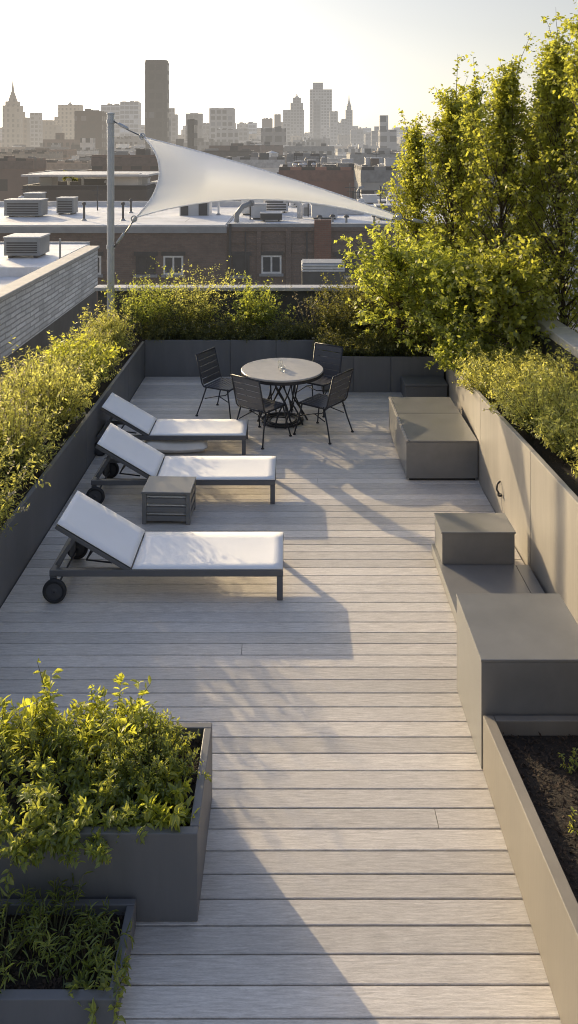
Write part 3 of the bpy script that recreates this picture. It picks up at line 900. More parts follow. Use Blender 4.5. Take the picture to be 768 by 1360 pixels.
def make_chair(label):
    """local: faces +y, origin on the deck under the seat"""
    root = empty('dining_chair', label=label, cat='chair', group='black slatted chairs around the round table')
    sw, sdp, sh = 0.48, 0.43, 0.43
    m = MB()
    for k in range(9):                               # seat straps across
        y0 = -sdp / 2 + k * (sdp / 9)
        z = sh + 0.012 * ((y0 / (sdp / 2)) ** 2)
        m.box(-sw / 2 + .012, sw / 2 - .012, y0 + 0.004, y0 + sdp / 9 - 0.004, z, z + 0.006)
    m.build('seat', M['strap'], root)
    m = MB()
    p0 = Vector((0, -sdp / 2 - 0.01, sh + 0.02)); p1 = Vector((0, -sdp / 2 - 0.13, 0.87))
    for k in range(5):
        a = p0.lerp(p1, (k + 0.06) / 5); b = p0.lerp(p1, (k + 0.97) / 5)
        d = (b - a).normalized(); nn = Vector((0, d.z, -d.y)) * 0.004
        w2 = sw / 2 - 0.012
        m.hexa([(-w2, a.y - nn.y, a.z - nn.z), (w2, a.y - nn.y, a.z - nn.z), (w2, a.y + nn.y, a.z + nn.z), (-w2, a.y + nn.y, a.z + nn.z),
                (-w2, b.y - nn.y, b.z - nn.z), (w2, b.y - nn.y, b.z - nn.z), (w2, b.y + nn.y, b.z + nn.z), (-w2, b.y + nn.y, b.z + nn.z)])
    m.build('backrest', M['strap'], root, bevel=0.002)
    m = MB()
    hw = sw / 2
    for s in (-1, 1):
        m.tube([(s * hw, sdp / 2, sh), (s * hw, -sdp / 2, sh), (s * hw, p0.y - 0.02, p0.z + 0.02), (s * hw, p1.y, p1.z + 0.005)], 0.011, 8)
    m.tube([(-hw, sdp / 2, sh), (hw, sdp / 2, sh)], 0.011, 8)
    m.tube([(-hw, -sdp / 2, sh), (hw, -sdp / 2, sh)], 0.011, 8)
    m.tube([(-hw, p1.y, p1.z + .005), (hw, p1.y, p1.z + .005)], 0.011, 8)
    m.build('frame', M['iron'], root, smooth=True)
    for s in (-1, 1):
        for (ya, yb) in ((sdp / 2 - .04, sdp / 2 + 0.05), (-sdp / 2 + .03, -sdp / 2 - 0.10)):
            lg = MB().tube([(s * (hw - .02), ya, sh - .008), (s * (hw + 0.0), (ya + yb) / 2, sh * 0.5), (s * (hw + 0.035), yb, 0.015)],
                           [0.012, 0.010, 0.010], 8).build('leg', M['iron'], root, smooth=True)
            MB().lathe([(0.0, 0.002), (0.022, 0.002), (0.02, 0.014), (0.0, 0.016)], (s * (hw + 0.035), yb, 0), 12).build('foot', M['rubber'], lg)
    m = MB()
    for s in (-1, 1):
        m.tube([(s * (hw - .01), sdp / 2 - .01, sh * .60), (s * (hw - .06), 0, sh * 0.72), (s * (hw - .01), -sdp / 2 + .01, sh * .60)], 0.007, 6)
    m.tube([(-hw + .05, 0, sh * .72), (0, 0, sh * .62), (hw - .05, 0, sh * .72)], 0.007, 6)
    m.build('stretcher', M['iron'], root, smooth=True)
    return root


ch = make_chair('slatted black chair at the far left of the round table, facing right')
spots = [(-0.93, 11.55, (0.85, -0.45), None),
         (-0.36, 10.62, (0.62, 0.78), 'slatted black chair nearest the loungers, its back to the camera, left of the pedestal'),
         (0.42, 11.78, (-0.55, -0.83), 'slatted black chair behind the round table on the right, facing the camera'),
         (0.45, 10.78, (-0.80, 0.60), 'slatted black chair at the right front of the round table, facing left')]
for i, (x, yv, d, lab) in enumerate(spots):
    o = ch if i == 0 else copy_tree(ch)
    o.location = (x, yv, 0)
    o.rotation_euler = (0, 0, math.atan2(-d[0], d[1]))
    if lab: o['label'] = lab


# ------------------------------------------------------------------ sail and pole
def P3(px, py, D): return Vector(((px - 384) * D / F, D, H_CAM - (py - 195) * D / F))


PX, PY = -3.215, 14.25
po = empty('sail_pole', (PX, PY, 0), label='tall galvanised steel pole at the far left corner holding the shade sail', cat='pole')
MB().lathe([(0.0, 0.4), (0.066, 0.4), (0.064, 4.49), (0.0, 4.49)], n=24).build('post', M['galv'], po, smooth=False)
MB().lathe([(0.0, 4.492), (0.074, 4.492), (0.072, 4.515), (0.0, 4.53)], n=24).build('cap', M['galv'], po)
for zc in (2.10, 4.36):
    MB().lathe([(0.066, zc - .035), (0.078, zc - .035), (0.078, zc + .035), (0.066, zc + .035)], n=24, close=True).build('collar', M['galv'], po)
A_, B_, C_ = P3(191, 182, 14.05), P3(180, 289, 14.05), P3(527, 287.5, 12.7)


def bez(a, c, b, t): return a * (1 - t) ** 2 + c * 2 * t * (1 - t) + b * t * t


C_t, C_b = P3(524, 284.5, 12.7), P3(520, 292.0, 12.7)
topc = P3(352, 221, 13.3)
botc = P3(338, 239, 13.3)
lefc = P3(238, 231, 13.9)
vs, fs = [], []
nt_, ns_ = 48, 20
for i in range(nt_ + 1):
    t = i / nt_
    for j in range(ns_ + 1):
        s = j / ns_
        T_ = bez(A_, topc, C_t, t); Bo = bez(B_, botc, C_b, t); Lc = bez(A_, lefc, B_, s)
        p = T_ * (1 - s) + Bo * s + (Lc - (A_ * (1 - s) + B_ * s)) * (1 - t) ** 2.2
        bl = math.sin(PI * s) * min(1, 4 * t) * (1 - t) ** 1.7 * 0.55
        cr = 0.018 * math.sin(26 * s + 4) * math.exp(-9 * t) * s
        vs.append((p.x, p.y - bl - cr, p.z))
for i in range(nt_):
    for j in range(ns_):
        a = i * (ns_ + 1) + j
        fs.append((a, a + 1, a + ns_ + 2, a + ns_ + 1))
sl = empty('shade_sail', (0, 13.5, 2.5), label='white triangular shade sail stretched across the far end of the terrace', cat='shade sail')
off = Vector((0, 13.5, 2.5))
MB().add([Vector(v) - off for v in vs], fs).build('canopy', M['sail'], sl, smooth=True)
ed = [Vector(vs[i * (ns_ + 1)]) - off for i in range(nt_ + 1)]
ed2 = [Vector(vs[i * (ns_ + 1) + ns_]) - off for i in range(nt_ + 1)]
ed3 = [Vector(vs[j]) - off for j in range(ns_ + 1)]
MB().tube(ed, 0.012, 6).tube(ed2, 0.012, 6).tube(ed3, 0.014, 6).build('hem', M['sail'], sl, smooth=True)


for q, dd in ((A_, Vector((-1, 0, .6))), (B_, Vector((-1, 0, -.7))), (C_, Vector((1, 0, 0)))):
    c_ = q - off + dd.normalized() * 0.03
    MB().tube([c_ + Vector((0.05 * math.cos(a), 0, 0.05 * math.sin(a))) for a in np.linspace(0, 2 * PI, 14)], 0.012, 6, caps=False).build('corner_ring', M['galv'], sl, smooth=True)


def rig(a, b, label):
    a, b = Vector(a), Vector(b)
    r_ = empty('sail_cable', a, label=label, cat='cable')
    d = b - a
    MB().tube([(0, 0, 0), d * 0.5 + Vector((0, 0, -0.02)), d], 0.012, 6).build('rope', M['cable'], r_, smooth=True)
    MB().tube([d * 0.12, d * 0.15, d * 0.45, d * 0.48], [0.014, 0.03, 0.03, 0.014], 8).build('turnbuckle', M['galv'], r_, smooth=True)
    MB().tube([d * 0.86, d * 0.9, d * 1.0], [0.02, 0.035, 0.02], 8).build('shackle', M['galv'], r_, smooth=True)


rig((PX + .07, PY - .04, 4.36), A_, 'upper steel cable tying the sail to the top of the pole')
rig((PX + .07, PY - .04, 2.10), B_, 'lower steel cable tying the sail to the collar on the pole')
rig((2.25, 12.9, 2.66), C_, 'steel cable tying the right tip of the sail beside the trees')


# ------------------------------------------------------------------ vegetation
def unit(v): return v / (np.linalg.norm(v) + 1e-9)


def grow(rng, start, d, length, n, curve=0.0, wob=0.12, up=0.0):
    """a wandering polyline"""
    pts = [np.array(start, float)]
    d = unit(np.array(d, float))
    for i in range(n):
        d = unit(d + rng.normal(size=3) * wob + np.array([0, 0, up]) + np.array([0, 0, -curve * (i / n)]))
        pts.append(pts[-1] + d * length / n)
    return pts


def along(pts, t):
    x = t * (len(pts) - 1)
    i = min(int(x), len(pts) - 2)
    f = x - i
    return pts[i] * (1 - f) + pts[i + 1] * f, unit(pts[i + 1] - pts[i])


class Leaves:
    def __init__(s, rng): s.P, s.A, s.N, s.L, s.W, s.R, s.rng = [], [], [], [], [], [], rng

    def on(s, pts, n, size, ar=0.5, t0=0.2, spread=0.9, size_end=0.8, tint=0.5, droop=0.1):
        r = s.rng
        for k in range(n):
            t = t0 + (1 - t0) * (k + r.random()) / n
            p, d = along(pts, t)
            side = unit(np.cross(d, r.normal(size=3)))
            a = unit(d * (1 - spread * 0.6) + side * spread + np.array([0, 0, -droop]))
            nn = unit(np.array([0, 0, 1.0]) + r.normal(size=3) * 0.55)
            sz = size * (0.65 + 0.7 * r.random()) * (1 - (1 - size_end) * t)
            s.P.append(p); s.A.append(a); s.N.append(nn); s.L.append(sz); s.W.append(sz * ar * (0.8 + 0.4 * r.random()))
            s.R.append(min(1, max(0, tint + r.normal() * 0.25)))

    def build(s, name, mat, parent, fold=False):
        if not s.P: return None
        return leaf_obj(name, np.array(s.P), np.array(s.A), np.array(s.N), np.array(s.L), np.array(s.W), mat, parent, s.rng, fold, np.array(s.R))


def tree(x, y, z0, H, rad, label, seed, base=0.12, nb=120, size=0.066, mat='lf_tree', trunk_r=0.045, tw=8, lf=10, rise=1.9, name='columnar_tree', group=None, shape=None, leaders=16, cat='tree'):
    rng = np.random.default_rng(seed)
    root = empty(name, (x, y, z0), label=label, cat=cat, group=group)
    mb, lv = MB(), Leaves(rng)
    tr = grow(rng, (0, 0, 0), (rng.normal() * .04, rng.normal() * .04, 1), H * 0.93, 10, wob=0.035, up=0.05)
    mb.tube(tr, [trunk_r * (1 - 0.85 * i / 10) for i in range(11)], 7)
    bb = MB()
    shp = shape or (lambda t: (0.45 + 0.75 * math.sin(PI * min(1, t * 1.05 + 0.12))) * (1.0 if t < .75 else (1.22 - t) / .47))
    for k in range(nb):
        t = base + (0.97 - base) * ((k + rng.random()) / nb)
        p, d = along(tr, t)
        a = rng.random() * 2 * PI
        ln = rad * max(0.12, shp(t)) * (0.55 + 0.75 * rng.random())
        dd = np.array([math.cos(a), math.sin(a), rise * (0.5 + 0.8 * rng.random())])
        br = grow(rng, p, dd, ln * math.sqrt(1 + rise * 0.6), 5, wob=0.16, up=0.10)
        bb.tube(br, [0.011, 0.009, 0.007, 0.005, 0.004, 0.002], 4, caps=False)
        tint = 0.32 + 0.35 * rng.random() + 0.15 * t
        for q in range(tw):
            tt = 0.25 + 0.75 * (q + rng.random()) / tw
            bp, bd = along(br, min(tt, 0.999))
            td = unit(bd * 0.7 + rng.normal(size=3) * 0.6 + np.array([0, 0, 0.15]))
            twp = grow(rng, bp, td, 0.14 + 0.22 * rng.random(), 3, wob=0.2)
            lv.on(twp, lf, size, ar=0.72, t0=0.05, tint=tint, droop=0.25)
    for k in range(leaders):
        a = rng.random() * 2 * PI
        p, d = along(tr, 0.55 + 0.4 * k / max(1, leaders))
        ld = grow(rng, p, (math.cos(a) * .22, math.sin(a) * .22, 1), H * (0.12 + 0.14 * rng.random()), 6, wob=0.10, up=0.1)
        bb.tube(ld, [0.010 - 0.0014 * i for i in range(7)], 4, caps=False)
        for q in range(14):
            bp, bd = along(ld, min(0.999, (q + rng.random()) / 14))
            twp = grow(rng, bp, unit(rng.normal(size=3) + np.array([0, 0, .5])), 0.10 + 0.10 * rng.random(), 2, wob=0.2)
            lv.on(twp, 8, size, ar=0.72, t0=0.0, tint=0.65, droop=0.2)
    tro = mb.build('trunk', M['bark'], root, smooth=True)
    bb.build('limbs', M['bark'], tro, smooth=True)
    lv.build('crown', M[mat], root)
    return root


tree(2.98, 14.3, 0.4, 4.75, 0.75, 'slim columnar tree standing behind the gap between the second and third trees', 18, nb=136, group='tall columnar trees along the right side of the terrace', base=0.1)
GT = 'tall columnar trees along the right side of the terrace'
tree(2.22, 14.15, 0.45, 3.9, 0.55, 'shortest columnar tree at the left end of the tree row, nearest the sail tip', 11, nb=108, group=GT, base=0.1)
tree(2.82, 13.45, 0.45, 4.55, 0.74, 'second columnar tree from the left in the tree row, with a narrow peak', 12, nb=144, group=GT, base=0.06)
tree(3.16, 12.6, 0.6, 4.75, 0.80, 'third columnar tree from the left in the tree row, with a feathery tip', 13, nb=154, group=GT, base=0.04)
tree(4.05, 13.2, 0.4, 5.2, 0.8, 'fourth columnar tree from the left, standing behind the others', 14, nb=151, group=GT)
tree(4.15, 11.95, 0.4, 5.3, 0.85, 'tall dense columnar tree beyond the stone parapet, second from the right edge', 15, nb=165, group=GT, base=0.08)
tree(4.55, 11.05, 0.4, 5.75, 0.92, 'tallest columnar tree of the row, cut by the right edge of the photo', 16, nb=180, group=GT, base=0.08)
tree(4.5, 9.6, 0.4, 4.6, 0.85, 'columnar tree at the right edge just beyond the pale stone coping', 17, nb=136, group=GT, base=0.06)


def dome(t): return 0.55 + 0.75 * math.sin(PI * min(1, 0.15 + 0.8 * t))


tree(1.85, 13.05, 0.45, 1.75, 0.72, 'broad leafy small tree spreading over the far right planter, left of its twin', 21, nb=85, base=0.1, size=0.075, mat='lf_tree2', rise=0.5,
     name='leafy_tree', shape=dome, leaders=6, tw=8, lf=11)
tree(2.62, 12.35, 0.5, 1.65, 0.66, 'broad leafy small tree hanging over the corner where the right wall starts', 22, nb=85, base=0.1, size=0.075, mat='lf_tree2', rise=0.45,
     name='leafy_tree', shape=dome, leaders=5, tw=8, lf=11)
tree(3.15, 11.3, 0.7, 1.55, 0.58, 'bushy shady tree in front of the stone parapet on the right', 23, nb=75, base=0.06, size=0.075, mat='lf_tree', rise=0.6,
     name='leafy_tree', shape=dome, leaders=5, tw=8, lf=11)


def shrub(x, y, z0, h, rad, label, seed, stems=90, lps=26, size=0.035, ar=0.4, mat='lf_feather', name='shrub', group=None, fold=False, lean=0.55,
          stem_mat='twig', seed_heads=0, cat='shrub', curve=0.18, sub=2, tint=0.5, side=None):
    rng = np.random.default_rng(seed)
    root = empty(name, (x, y, z0), label=label, cat=cat, group=group)
    mb, lv, sh = MB(), Leaves(rng), Leaves(rng)
    for k in range(stems):
        a = rng.random() * 2 * PI
        q = math.sqrt(rng.random())
        st = np.array([math.cos(a) * q * rad * 0.45, math.sin(a) * q * rad * 0.45, 0])
        d = np.array([math.cos(a) * q * lean, math.sin(a) * q * lean, 1.0]) + rng.normal(size=3) * 0.12
        if side is not None: d[:2] += np.array(side) * rng.random()
        ln = h * (0.55 + 0.5 * rng.random()) * (1.05 - 0.25 * q)
        sp = grow(rng, st, d, ln, 6, wob=0.10, curve=curve * q)
        mb.tube(sp, [0.0045, 0.004, 0.0035, 0.003, 0.0025, 0.002, 0.0012], 4, caps=False)
        tt = tint - 0.22 + 0.44 * rng.random()
        lv.on(sp, max(3, lps // 3), size, ar, t0=0.25, tint=tt)
        for q2 in range(sub):
            bp, bd = along(sp, 0.3 + 0.65 * rng.random())
            tp = grow(rng, bp, unit(bd + rng.normal(size=3) * 0.7), ln * (0.18 + 0.2 * rng.random()), 3, wob=0.15)
            lv.on(tp, max(3, lps // 3), size, ar, t0=0.05, tint=tt + 0.08)
        if seed_heads and rng.random() < seed_heads:
            
            m0 = len(lv.R)
            lv.on(sp, 14, size * 0.5, 0.7, t0=0.86)
            for q3 in range(m0, len(lv.R)): lv.R[q3] = 2.0
    mb.build('stems', M[stem_mat], root)
    lv.build('foliage', M[mat], root, fold)
    return root


# left planter: feathery sunlit shrubs, three made and the rest copied
GL = 'feathery yellow-green shrubs in the left planter'
LBL = 'feathery yellow-green shrub with fine leaves in the long left planter'
protos = [shrub(-2.9, 6.3, 0.5, 0.78, 0.42, LBL, 31 + i, stems=150, lps=33, size=0.046, ar=0.34, seed_heads=0.25, lean=0.6, group=GL) for i in range(3)]
places = [(-2.86, 5.6), (-3.28, 6.2), (-2.82, 6.85), (-3.30, 7.5), (-2.84, 8.1), (-3.26, 8.75), (-2.84, 9.35), (-3.28, 10.0), (-2.86, 10.6),
          (-3.25, 11.25), (-2.85, 11.75), (-3.2, 12.4), (-2.86, 12.85), (-3.1, 13.4)]
random.seed(21)
for i, (x, yv) in enumerate(places):
    o = protos[i] if i < 3 else copy_tree(protos[i % 3])
    s = random.uniform(0.85, 1.2) * (1.0 if yv < 10.3 else 0.8)
    o.location = (x, yv, 0.5)
    o.rotation_euler = (0, 0, random.uniform(0, 6.28))
    o.scale = (s, s, s * random.uniform(0.9, 1.15))

shrub(-2.95, 11.2, 0.5, 0.85, 0.36, 'bright lime shrub with larger leaves in the left planter near the far end', 38, stems=70, lps=30, size=0.075, ar=0.5, mat='lf_sprig', lean=0.6, tint=.6)
shrub(-3.05, 13.3, 0.5, 0.80, 0.30, 'tall pale green shrub in the left planter right under the pole', 39, stems=110, lps=36, size=0.05, ar=0.4, mat='lf_feather', lean=0.45, tint=.6, seed_heads=0.3)
shrub(-3.15, 8.3, 0.5, 1.05, 0.34, 'tall plume of pale feathery stems standing above the left planter hedge', 40, stems=80, lps=33, size=0.045, ar=0.35, mat='lf_feather', lean=0.4, tint=.6, seed_heads=0.6)
for x, yv, h, lab in ((-3.0, 7.85, 0.98, 'wispy tall stems poking above the left planter hedge near the left edge of the photo'),
                      (-3.32, 8.75, 1.2, 'tallest wispy stems at the back of the left planter hedge'),
                      (-3.05, 9.3, 0.98, 'wispy tall stems above the middle of the left planter hedge')):
    shrub(x, yv, 0.5, h, 0.26, lab, int(yv * 31), stems=26, lps=30, size=0.05, ar=0.35, mat='lf_feather', lean=0.35, tint=.6, seed_heads=0.5)
# back planter shrubs
shrub(-2.5, 14.2, 0.5, 1.35, 0.42, 'airy yellow-green shrub beside the pole in the far planter', 41, stems=110, lps=36, size=0.055, ar=0.42, mat='lf_tree2', lean=0.40, tint=.55)
shrub(-1.72, 14.25, 0.5, 1.42, 0.45, 'tall loose shrub with golden tips in front of the left window', 42, stems=105, lps=36, size=0.05, ar=0.42, mat='lf_feather', lean=0.42, tint=.55)
shrub(-0.62, 14.25, 0.5, 1.12, 0.42, 'rounded yellow-green leafy shrub in the middle of the far planter', 43, stems=100, lps=36, size=0.06, ar=0.5, mat='lf_tree2', lean=0.5)
shrub(0.92, 13.75, 0.45, 1.35, 0.40, 'dark conical shrub behind the right rear chair', 44, stems=120, lps=39, size=0.05, ar=0.5, mat='lf_dark', lean=0.42)
shrub(1.35, 14.2, 0.45, 1.25, 0.45, 'dark dense shrub between the conical shrub and the columnar trees', 45, stems=110, lps=36, size=0.05, ar=0.5, mat='lf_dark', lean=0.5)
shrub(0.38, 14.2, 0.5, 1.25, 0.2, 'thin dry straw-coloured plant with bare branching stems', 46, stems=14, lps=9, size=0.05, ar=0.35, mat='lf_seed', lean=0.35, stem_mat='dry', sub=4, name='dry_plant', cat='plant')
GB = 'low dark green plants along the front of the far planters'
lb = 'low dark green bushy plant along the front of the far planter'
lows = [shrub(-2.0, 13.75, 0.5, 0.42, 0.35, lb, 51 + i, stems=90, lps=24, size=0.045, ar=0.3, mat='lf_dark', lean=0.75, group=GB, name='low_plant', cat='plant', seed_heads=0.06 if i else 0) for i in range(2)]
random.seed(5)
pos = [(-2.25, 13.72), (-1.9, 13.85), (-1.55, 13.7), (-1.15, 13.8), (-0.8, 13.7), (-0.4, 13.8), (-0.05, 13.7), (0.25, 13.85), (0.78, 12.95), (1.1, 13.0), (1.45, 12.88), (1.85, 12.9), (2.2, 12.85), (0.8, 13.35)]
for i, (x, yv) in enumerate(pos):
    o = lows[i] if i < 2 else copy_tree(lows[i % 2])
    s = random.uniform(0.9, 1.2)
    o.location = (x, yv, 0.5 if x < 0.6 else 0.44)
    o.scale = (s, s, s * random.uniform(.9, 1.2))
    o.rotation_euler = (0, 0, random.uniform(0, 6.28))

# right planter shrubs
GR = 'fine-leaved shrubs along the right planter wall'
lr = 'fine-leaved olive green shrub in the right planter behind the taupe wall'
rs = [shrub(2.8, 9, 1.0, 0.5, 0.42, lr, 61 + i, stems=140, lps=33, size=0.04, ar=0.42, mat='lf_feather', lean=0.8, group=GR, tint=0.4) for i in range(2)]
random.seed(8)
pos = [(2.60, 9.75, .82), (2.98, 9.35, .9), (2.72, 8.9, .92), (3.15, 8.5, .95), (2.74, 8.15, .95), (3.12, 7.75, .98), (2.80, 7.4, .98), (3.2, 7.0, 1.0), (2.86, 6.6, 1.0), (3.25, 9.9, .85), (2.75, 10.5, .72), (3.1, 10.6, .75)]
for i, (x, yv, z) in enumerate(pos):
    o = rs[i] if i < 2 else copy_tree(rs[i % 2])
    s = random.uniform(0.88, 1.15)
    s *= 1.15
    o.location = (x - 0.07, yv, z)
    o.scale = (s, s, s)
    o.rotation_euler = (0, 0, random.uniform(0, 6.28))

shrub(2.62, 11.4, 0.72, 0.75, 0.40, 'leafy shrub spilling over the far end of the right wall under the small tree', 66, stems=90, lps=33, size=0.07, ar=0.6, mat='lf_tree2', lean=0.9, side=(-0.6, -0.2), curve=0.45, tint=.45)
# front-left planter plants
zf = Hh - 0.07
shrub(-0.78, 4.42, zf, 0.30, 0.30, 'dense small-leaved bush filling the right side of the large front planter', 71, stems=170, lps=42, size=0.027, ar=0.42, mat='lf_front', lean=0.9, fold=True, tint=.45)
shrub(-1.10, 4.50, zf, 0.34, 0.26, 'leafy plant in the middle of the large front planter', 72, stems=36, lps=36, size=0.046, ar=0.34, mat='lf_front', lean=0.9, fold=True, tint=.5)
shrub(-1.48, 4.45, zf, 0.34, 0.30, 'long-leaved plant at the left edge of the large front planter', 73, stems=36, lps=36, size=0.06, ar=0.26, mat='lf_front', lean=0.9, fold=True, tint=.4)
shrub(-1.28, 4.12, zf, 0.30, 0.30, 'broad leafy plant drooping over the front of the large planter', 74, stems=52, lps=36, size=0.044, ar=0.42, mat='lf_front', lean=1.0, fold=True, tint=.5, side=(0, -0.7), curve=0.5)
shrub(-0.98, 4.10, zf, 0.22, 0.24, 'low leafy plant spilling over the front rim near the planter corner', 75, stems=48, lps=33, size=0.045, ar=0.40, mat='lf_front', lean=1.0, fold=True, tint=.6, side=(0.1, -0.5), curve=0.5)
shrub(-0.66, 4.14, zf, 0.20, 0.14, 'bright leafy sprig at the front right corner of the large planter', 76, stems=16, lps=27, size=0.062, ar=0.36, mat='lf_sprig', lean=0.9, fold=True, tint=.6, side=(0.0, -0.3), curve=0.3, name='leafy_plant', cat='plant')
shrub(-1.46, 4.62, zf, 0.58, 0.07, 'tallest yellow-leaved sprig rising at the back of the large planter', 77, stems=4, lps=36, size=0.066, ar=0.42, mat='lf_sprig', lean=0.15, fold=True, tint=.7, name='leafy_sprig', cat='plant', curve=0.05)
shrub(-1.06, 4.64, zf, 0.46, 0.16, 'cluster of bright yellow-green sprigs at the back rim of the large planter', 78, stems=12, lps=30, size=0.062, ar=0.4, mat='lf_sprig', lean=0.5, fold=True, tint=.65, name='leafy_sprig', cat='plant')
shrub(-0.88, 4.66, zf, 0.38, 0.07, 'pair of thin yellow-green sprigs right of the sprig cluster', 79, stems=4, lps=27, size=0.056, ar=0.4, mat='lf_sprig', lean=0.3, fold=True, tint=.65, name='leafy_sprig', cat='plant', curve=0.05)
shrub(-1.66, 4.6, zf, 0.40, 0.08, 'yellow sprig cut by the left edge of the photo', 80, stems=5, lps=27, size=0.07, ar=0.42, mat='lf_sprig', lean=0.3, fold=True, tint=.7, name='leafy_sprig', cat='plant')
# small trough: grassy weeds
for i, (x, yv, h, st, lab) in enumerate([(-0.92, 3.70, 0.18, 16, 'sparse grassy weed at the right side of the small trough'),
                                         (-1.12, 3.78, 0.25, 26, 'taller tangled weed in the middle of the small trough'),
                                         (-1.36, 3.68, 0.27, 30, 'dark grassy clump at the left edge of the small trough'),
                                         (-0.84, 3.58, 0.13, 16, 'bright leafy weed spilling over the front corner of the small trough')]):
    shrub(x, yv, 0.09, h, 0.18, lab, 90 + i, stems=st, lps=15, size=0.06 if i < 3 else .045, ar=0.13 if i < 3 else 0.4, mat='lf_grass' if i < 3 else 'lf_front', lean=1.1, fold=True,
          name='grassy_weed', cat='plant', tint=.5, curve=0.4)
# sprigs in the bare planter
shrub(1.62, 4.53, 0.325, 0.12, 0.04, 'small green seedling in the bare mulch, farther from the camera', 96, stems=5, lps=15, size=0.026, ar=0.35, mat='lf_sprig', lean=0.7, fold=True, name='seedling', cat='plant')
shrub(1.48, 4.05, 0.39, 0.13, 0.04, 'small green seedling in the bare mulch, nearer the camera at the right edge', 97, stems=5, lps=15, size=0.026, ar=0.35, mat='lf_sprig', lean=0.7, fold=True, name='seedling', cat='plant')

# ------------------------------------------------------------------ neighbour on the left
K = 1.6
nb = empty('neighbour_building', (-3.63 * K, 15.0, -16), label='low neighbouring building with whitewashed brick side wall and white roof on the left', cat='building')


def nz(z): return z + 16.0


Y1 = 15 * K - 15.0
MB().box(-0.30, 0.0, -15, Y1, nz(-0.42), nz(0.82)).build('brick_wall', M['white_brick'], nb)
MB().box(-0.36, 0.05, -15, Y1 + .04, nz(0.823), nz(0.90)).build('coping', M['limestone'], nb, bevel=0.015)
MB().box(-14, -0.03, -15, Y1 - 0.02, 0, nz(-0.423)).build('lower_wall', M['dark_wall'], nb)
MB().box(-14, -0.303, -15, 22.56 - 15, nz(-0.42), nz(0.20)).build('lower_roof', M['white_roof'], nb)
MB().box(-14, -0.303, 22.565 - 15, Y1 - 0.01, nz(-0.6), nz(0.46)).box(-14, -1.3, Y1 - 0.005, 28.2 - 15, nz(-0.6), nz(0.46)).build('upper_roof', M['white_roof'], nb)
MB().box(-14, -1.3, 28.05 - 15, 28.22 - 15, nz(0.463), nz(0.52)).build('roof_edge', M['coping'], nb)
MB().box(-14, -1.3, Y1 + .003, 28.2 - 15, 0, nz(-0.62)).build('rear_wall', M['dark_wall'], nb)


def ac_unit(x, y, z, w_, d_, h_, label, mat='ac', group=None):
    r_ = empty('air_conditioner', (x, y, z), label=label, cat='air conditioner', group=group)
    MB().box(-w_ / 2, w_ / 2, 0, d_, 0.08, h_).build('casing', M[mat], r_, bevel=0.02)
    MB().box(-w_ / 2 - .02, w_ / 2 + .02, -.02, d_ + .02, h_ + .002, h_ + .05).build('lid', M['ac_light'], r_, bevel=0.01)
    for s in (-1, 1):
        MB().box(s * w_ * .35 - .05, s * w_ * .35 + .05, 0.05, d_ - .05, 0.0, 0.078).build('foot', M['roof_dark'], r_)
    for k in range(5):
        MB().box(-w_ * .42, w_ * .42, -0.012, -0.002, 0.16 + k * (h_ - .25) / 5, 0.16 + (k + .55) * (h_ - .25) / 5).build('louvre', M['roof_dark'], r_)
    return r_


ac_unit(-8.25, 24.4, 0.46, 1.12, 1.0, 0.62, 'grey boxy air conditioner on the white roof of the left neighbouring building')
r_ = empty('roof_hatch', (-8.95, 22.9, 0.46), label='low dark hatch box at the left edge of the white neighbouring roof', cat='hatch')
MB().hexa([(-.9, 0, 0), (.25, 0, 0), (.25, .6, 0), (-.9, .6, 0), (-.9, 0, .12), (.25, 0, .28), (.25, .6, .28), (-.9, .6, .12)]).build('body', M['fascia'], r_)
MB().box(-.95, .28, -.03, .63, 0.283, 0.31).build('lid', M['white_roof'], r_)
MB().tube([(0, 0, 0.0), (0, 0, 0.75)], 0.03, 8).build('vent_pipe', M['ac'])
vp = bpy.data.objects['vent_pipe']
vp.location = (-6.72, 23.2, 0.46)
tag(vp, 'thin grey vent pipe standing on the left white roof near the brick coping', 'pipe')

# ------------------------------------------------------------------ brown brick building across the street
bm_ = empty('brick_building', (-12, 40, -16), label='brown brick building with plain white roof behind the pole and left half of sail', cat='building')
MB().box(-15, 8.85, 0, 13, 0, nz(-0.45)).build('wall', M['brown_brick'], bm_)
MB().box(-15, 8.85, -0.12, 13, nz(-0.447), nz(-0.10)).build('fascia', M['fascia'], bm_)
MB().box(-14.9, 8.75, 0.15, 12.9, nz(-0.098), nz(-0.06)).build('roof', M['white_roof'], bm_)
MB().box(-15, 8.85, 12.7, 12.95, nz(-0.057), nz(0.28)).build('rear_parapet', M['ac_light'], bm_)


def window(par, x, z, w_, h_, white=True, name='window'):
    """window standing 3 mm proud of a facade at local y=0"""
    m_ = MB()
    e = 0.09
    m_.box(x, x + w_, -0.05, -0.003, z, z + e).box(x, x + w_, -0.05, -0.003, z + h_ - e, z + h_)
    m_.box(x, x + e, -0.05, -0.003, z + e, z + h_ - e).box(x + w_ - e, x + w_, -0.05, -0.003, z + e, z + h_ - e)
    m_.box(x + w_ / 2 - e / 2, x + w_ / 2 + e / 2, -0.045, -0.003, z + e, z + h_ - e)
    fr = m_.build(name, M['white_frame'] if white else M['roof_dark'], par)
    MB().box(x + e, x + w_ - e, -0.02, -0.004, z + e, z + h_ - e).build('pane', M['win_glass'] if white else M['roof_dark'], fr)
    MB().box(x - .1, x + w_ + .1, -0.16, -0.003, z - 0.13, z - 0.004).build('sill', M['fascia'], fr)
    MB().box(x - .1, x + w_ + .1, -0.07, -0.003, z + h_ + .004, z + h_ + 0.2).build('lintel', M['roof_dark'], fr)
    return fr


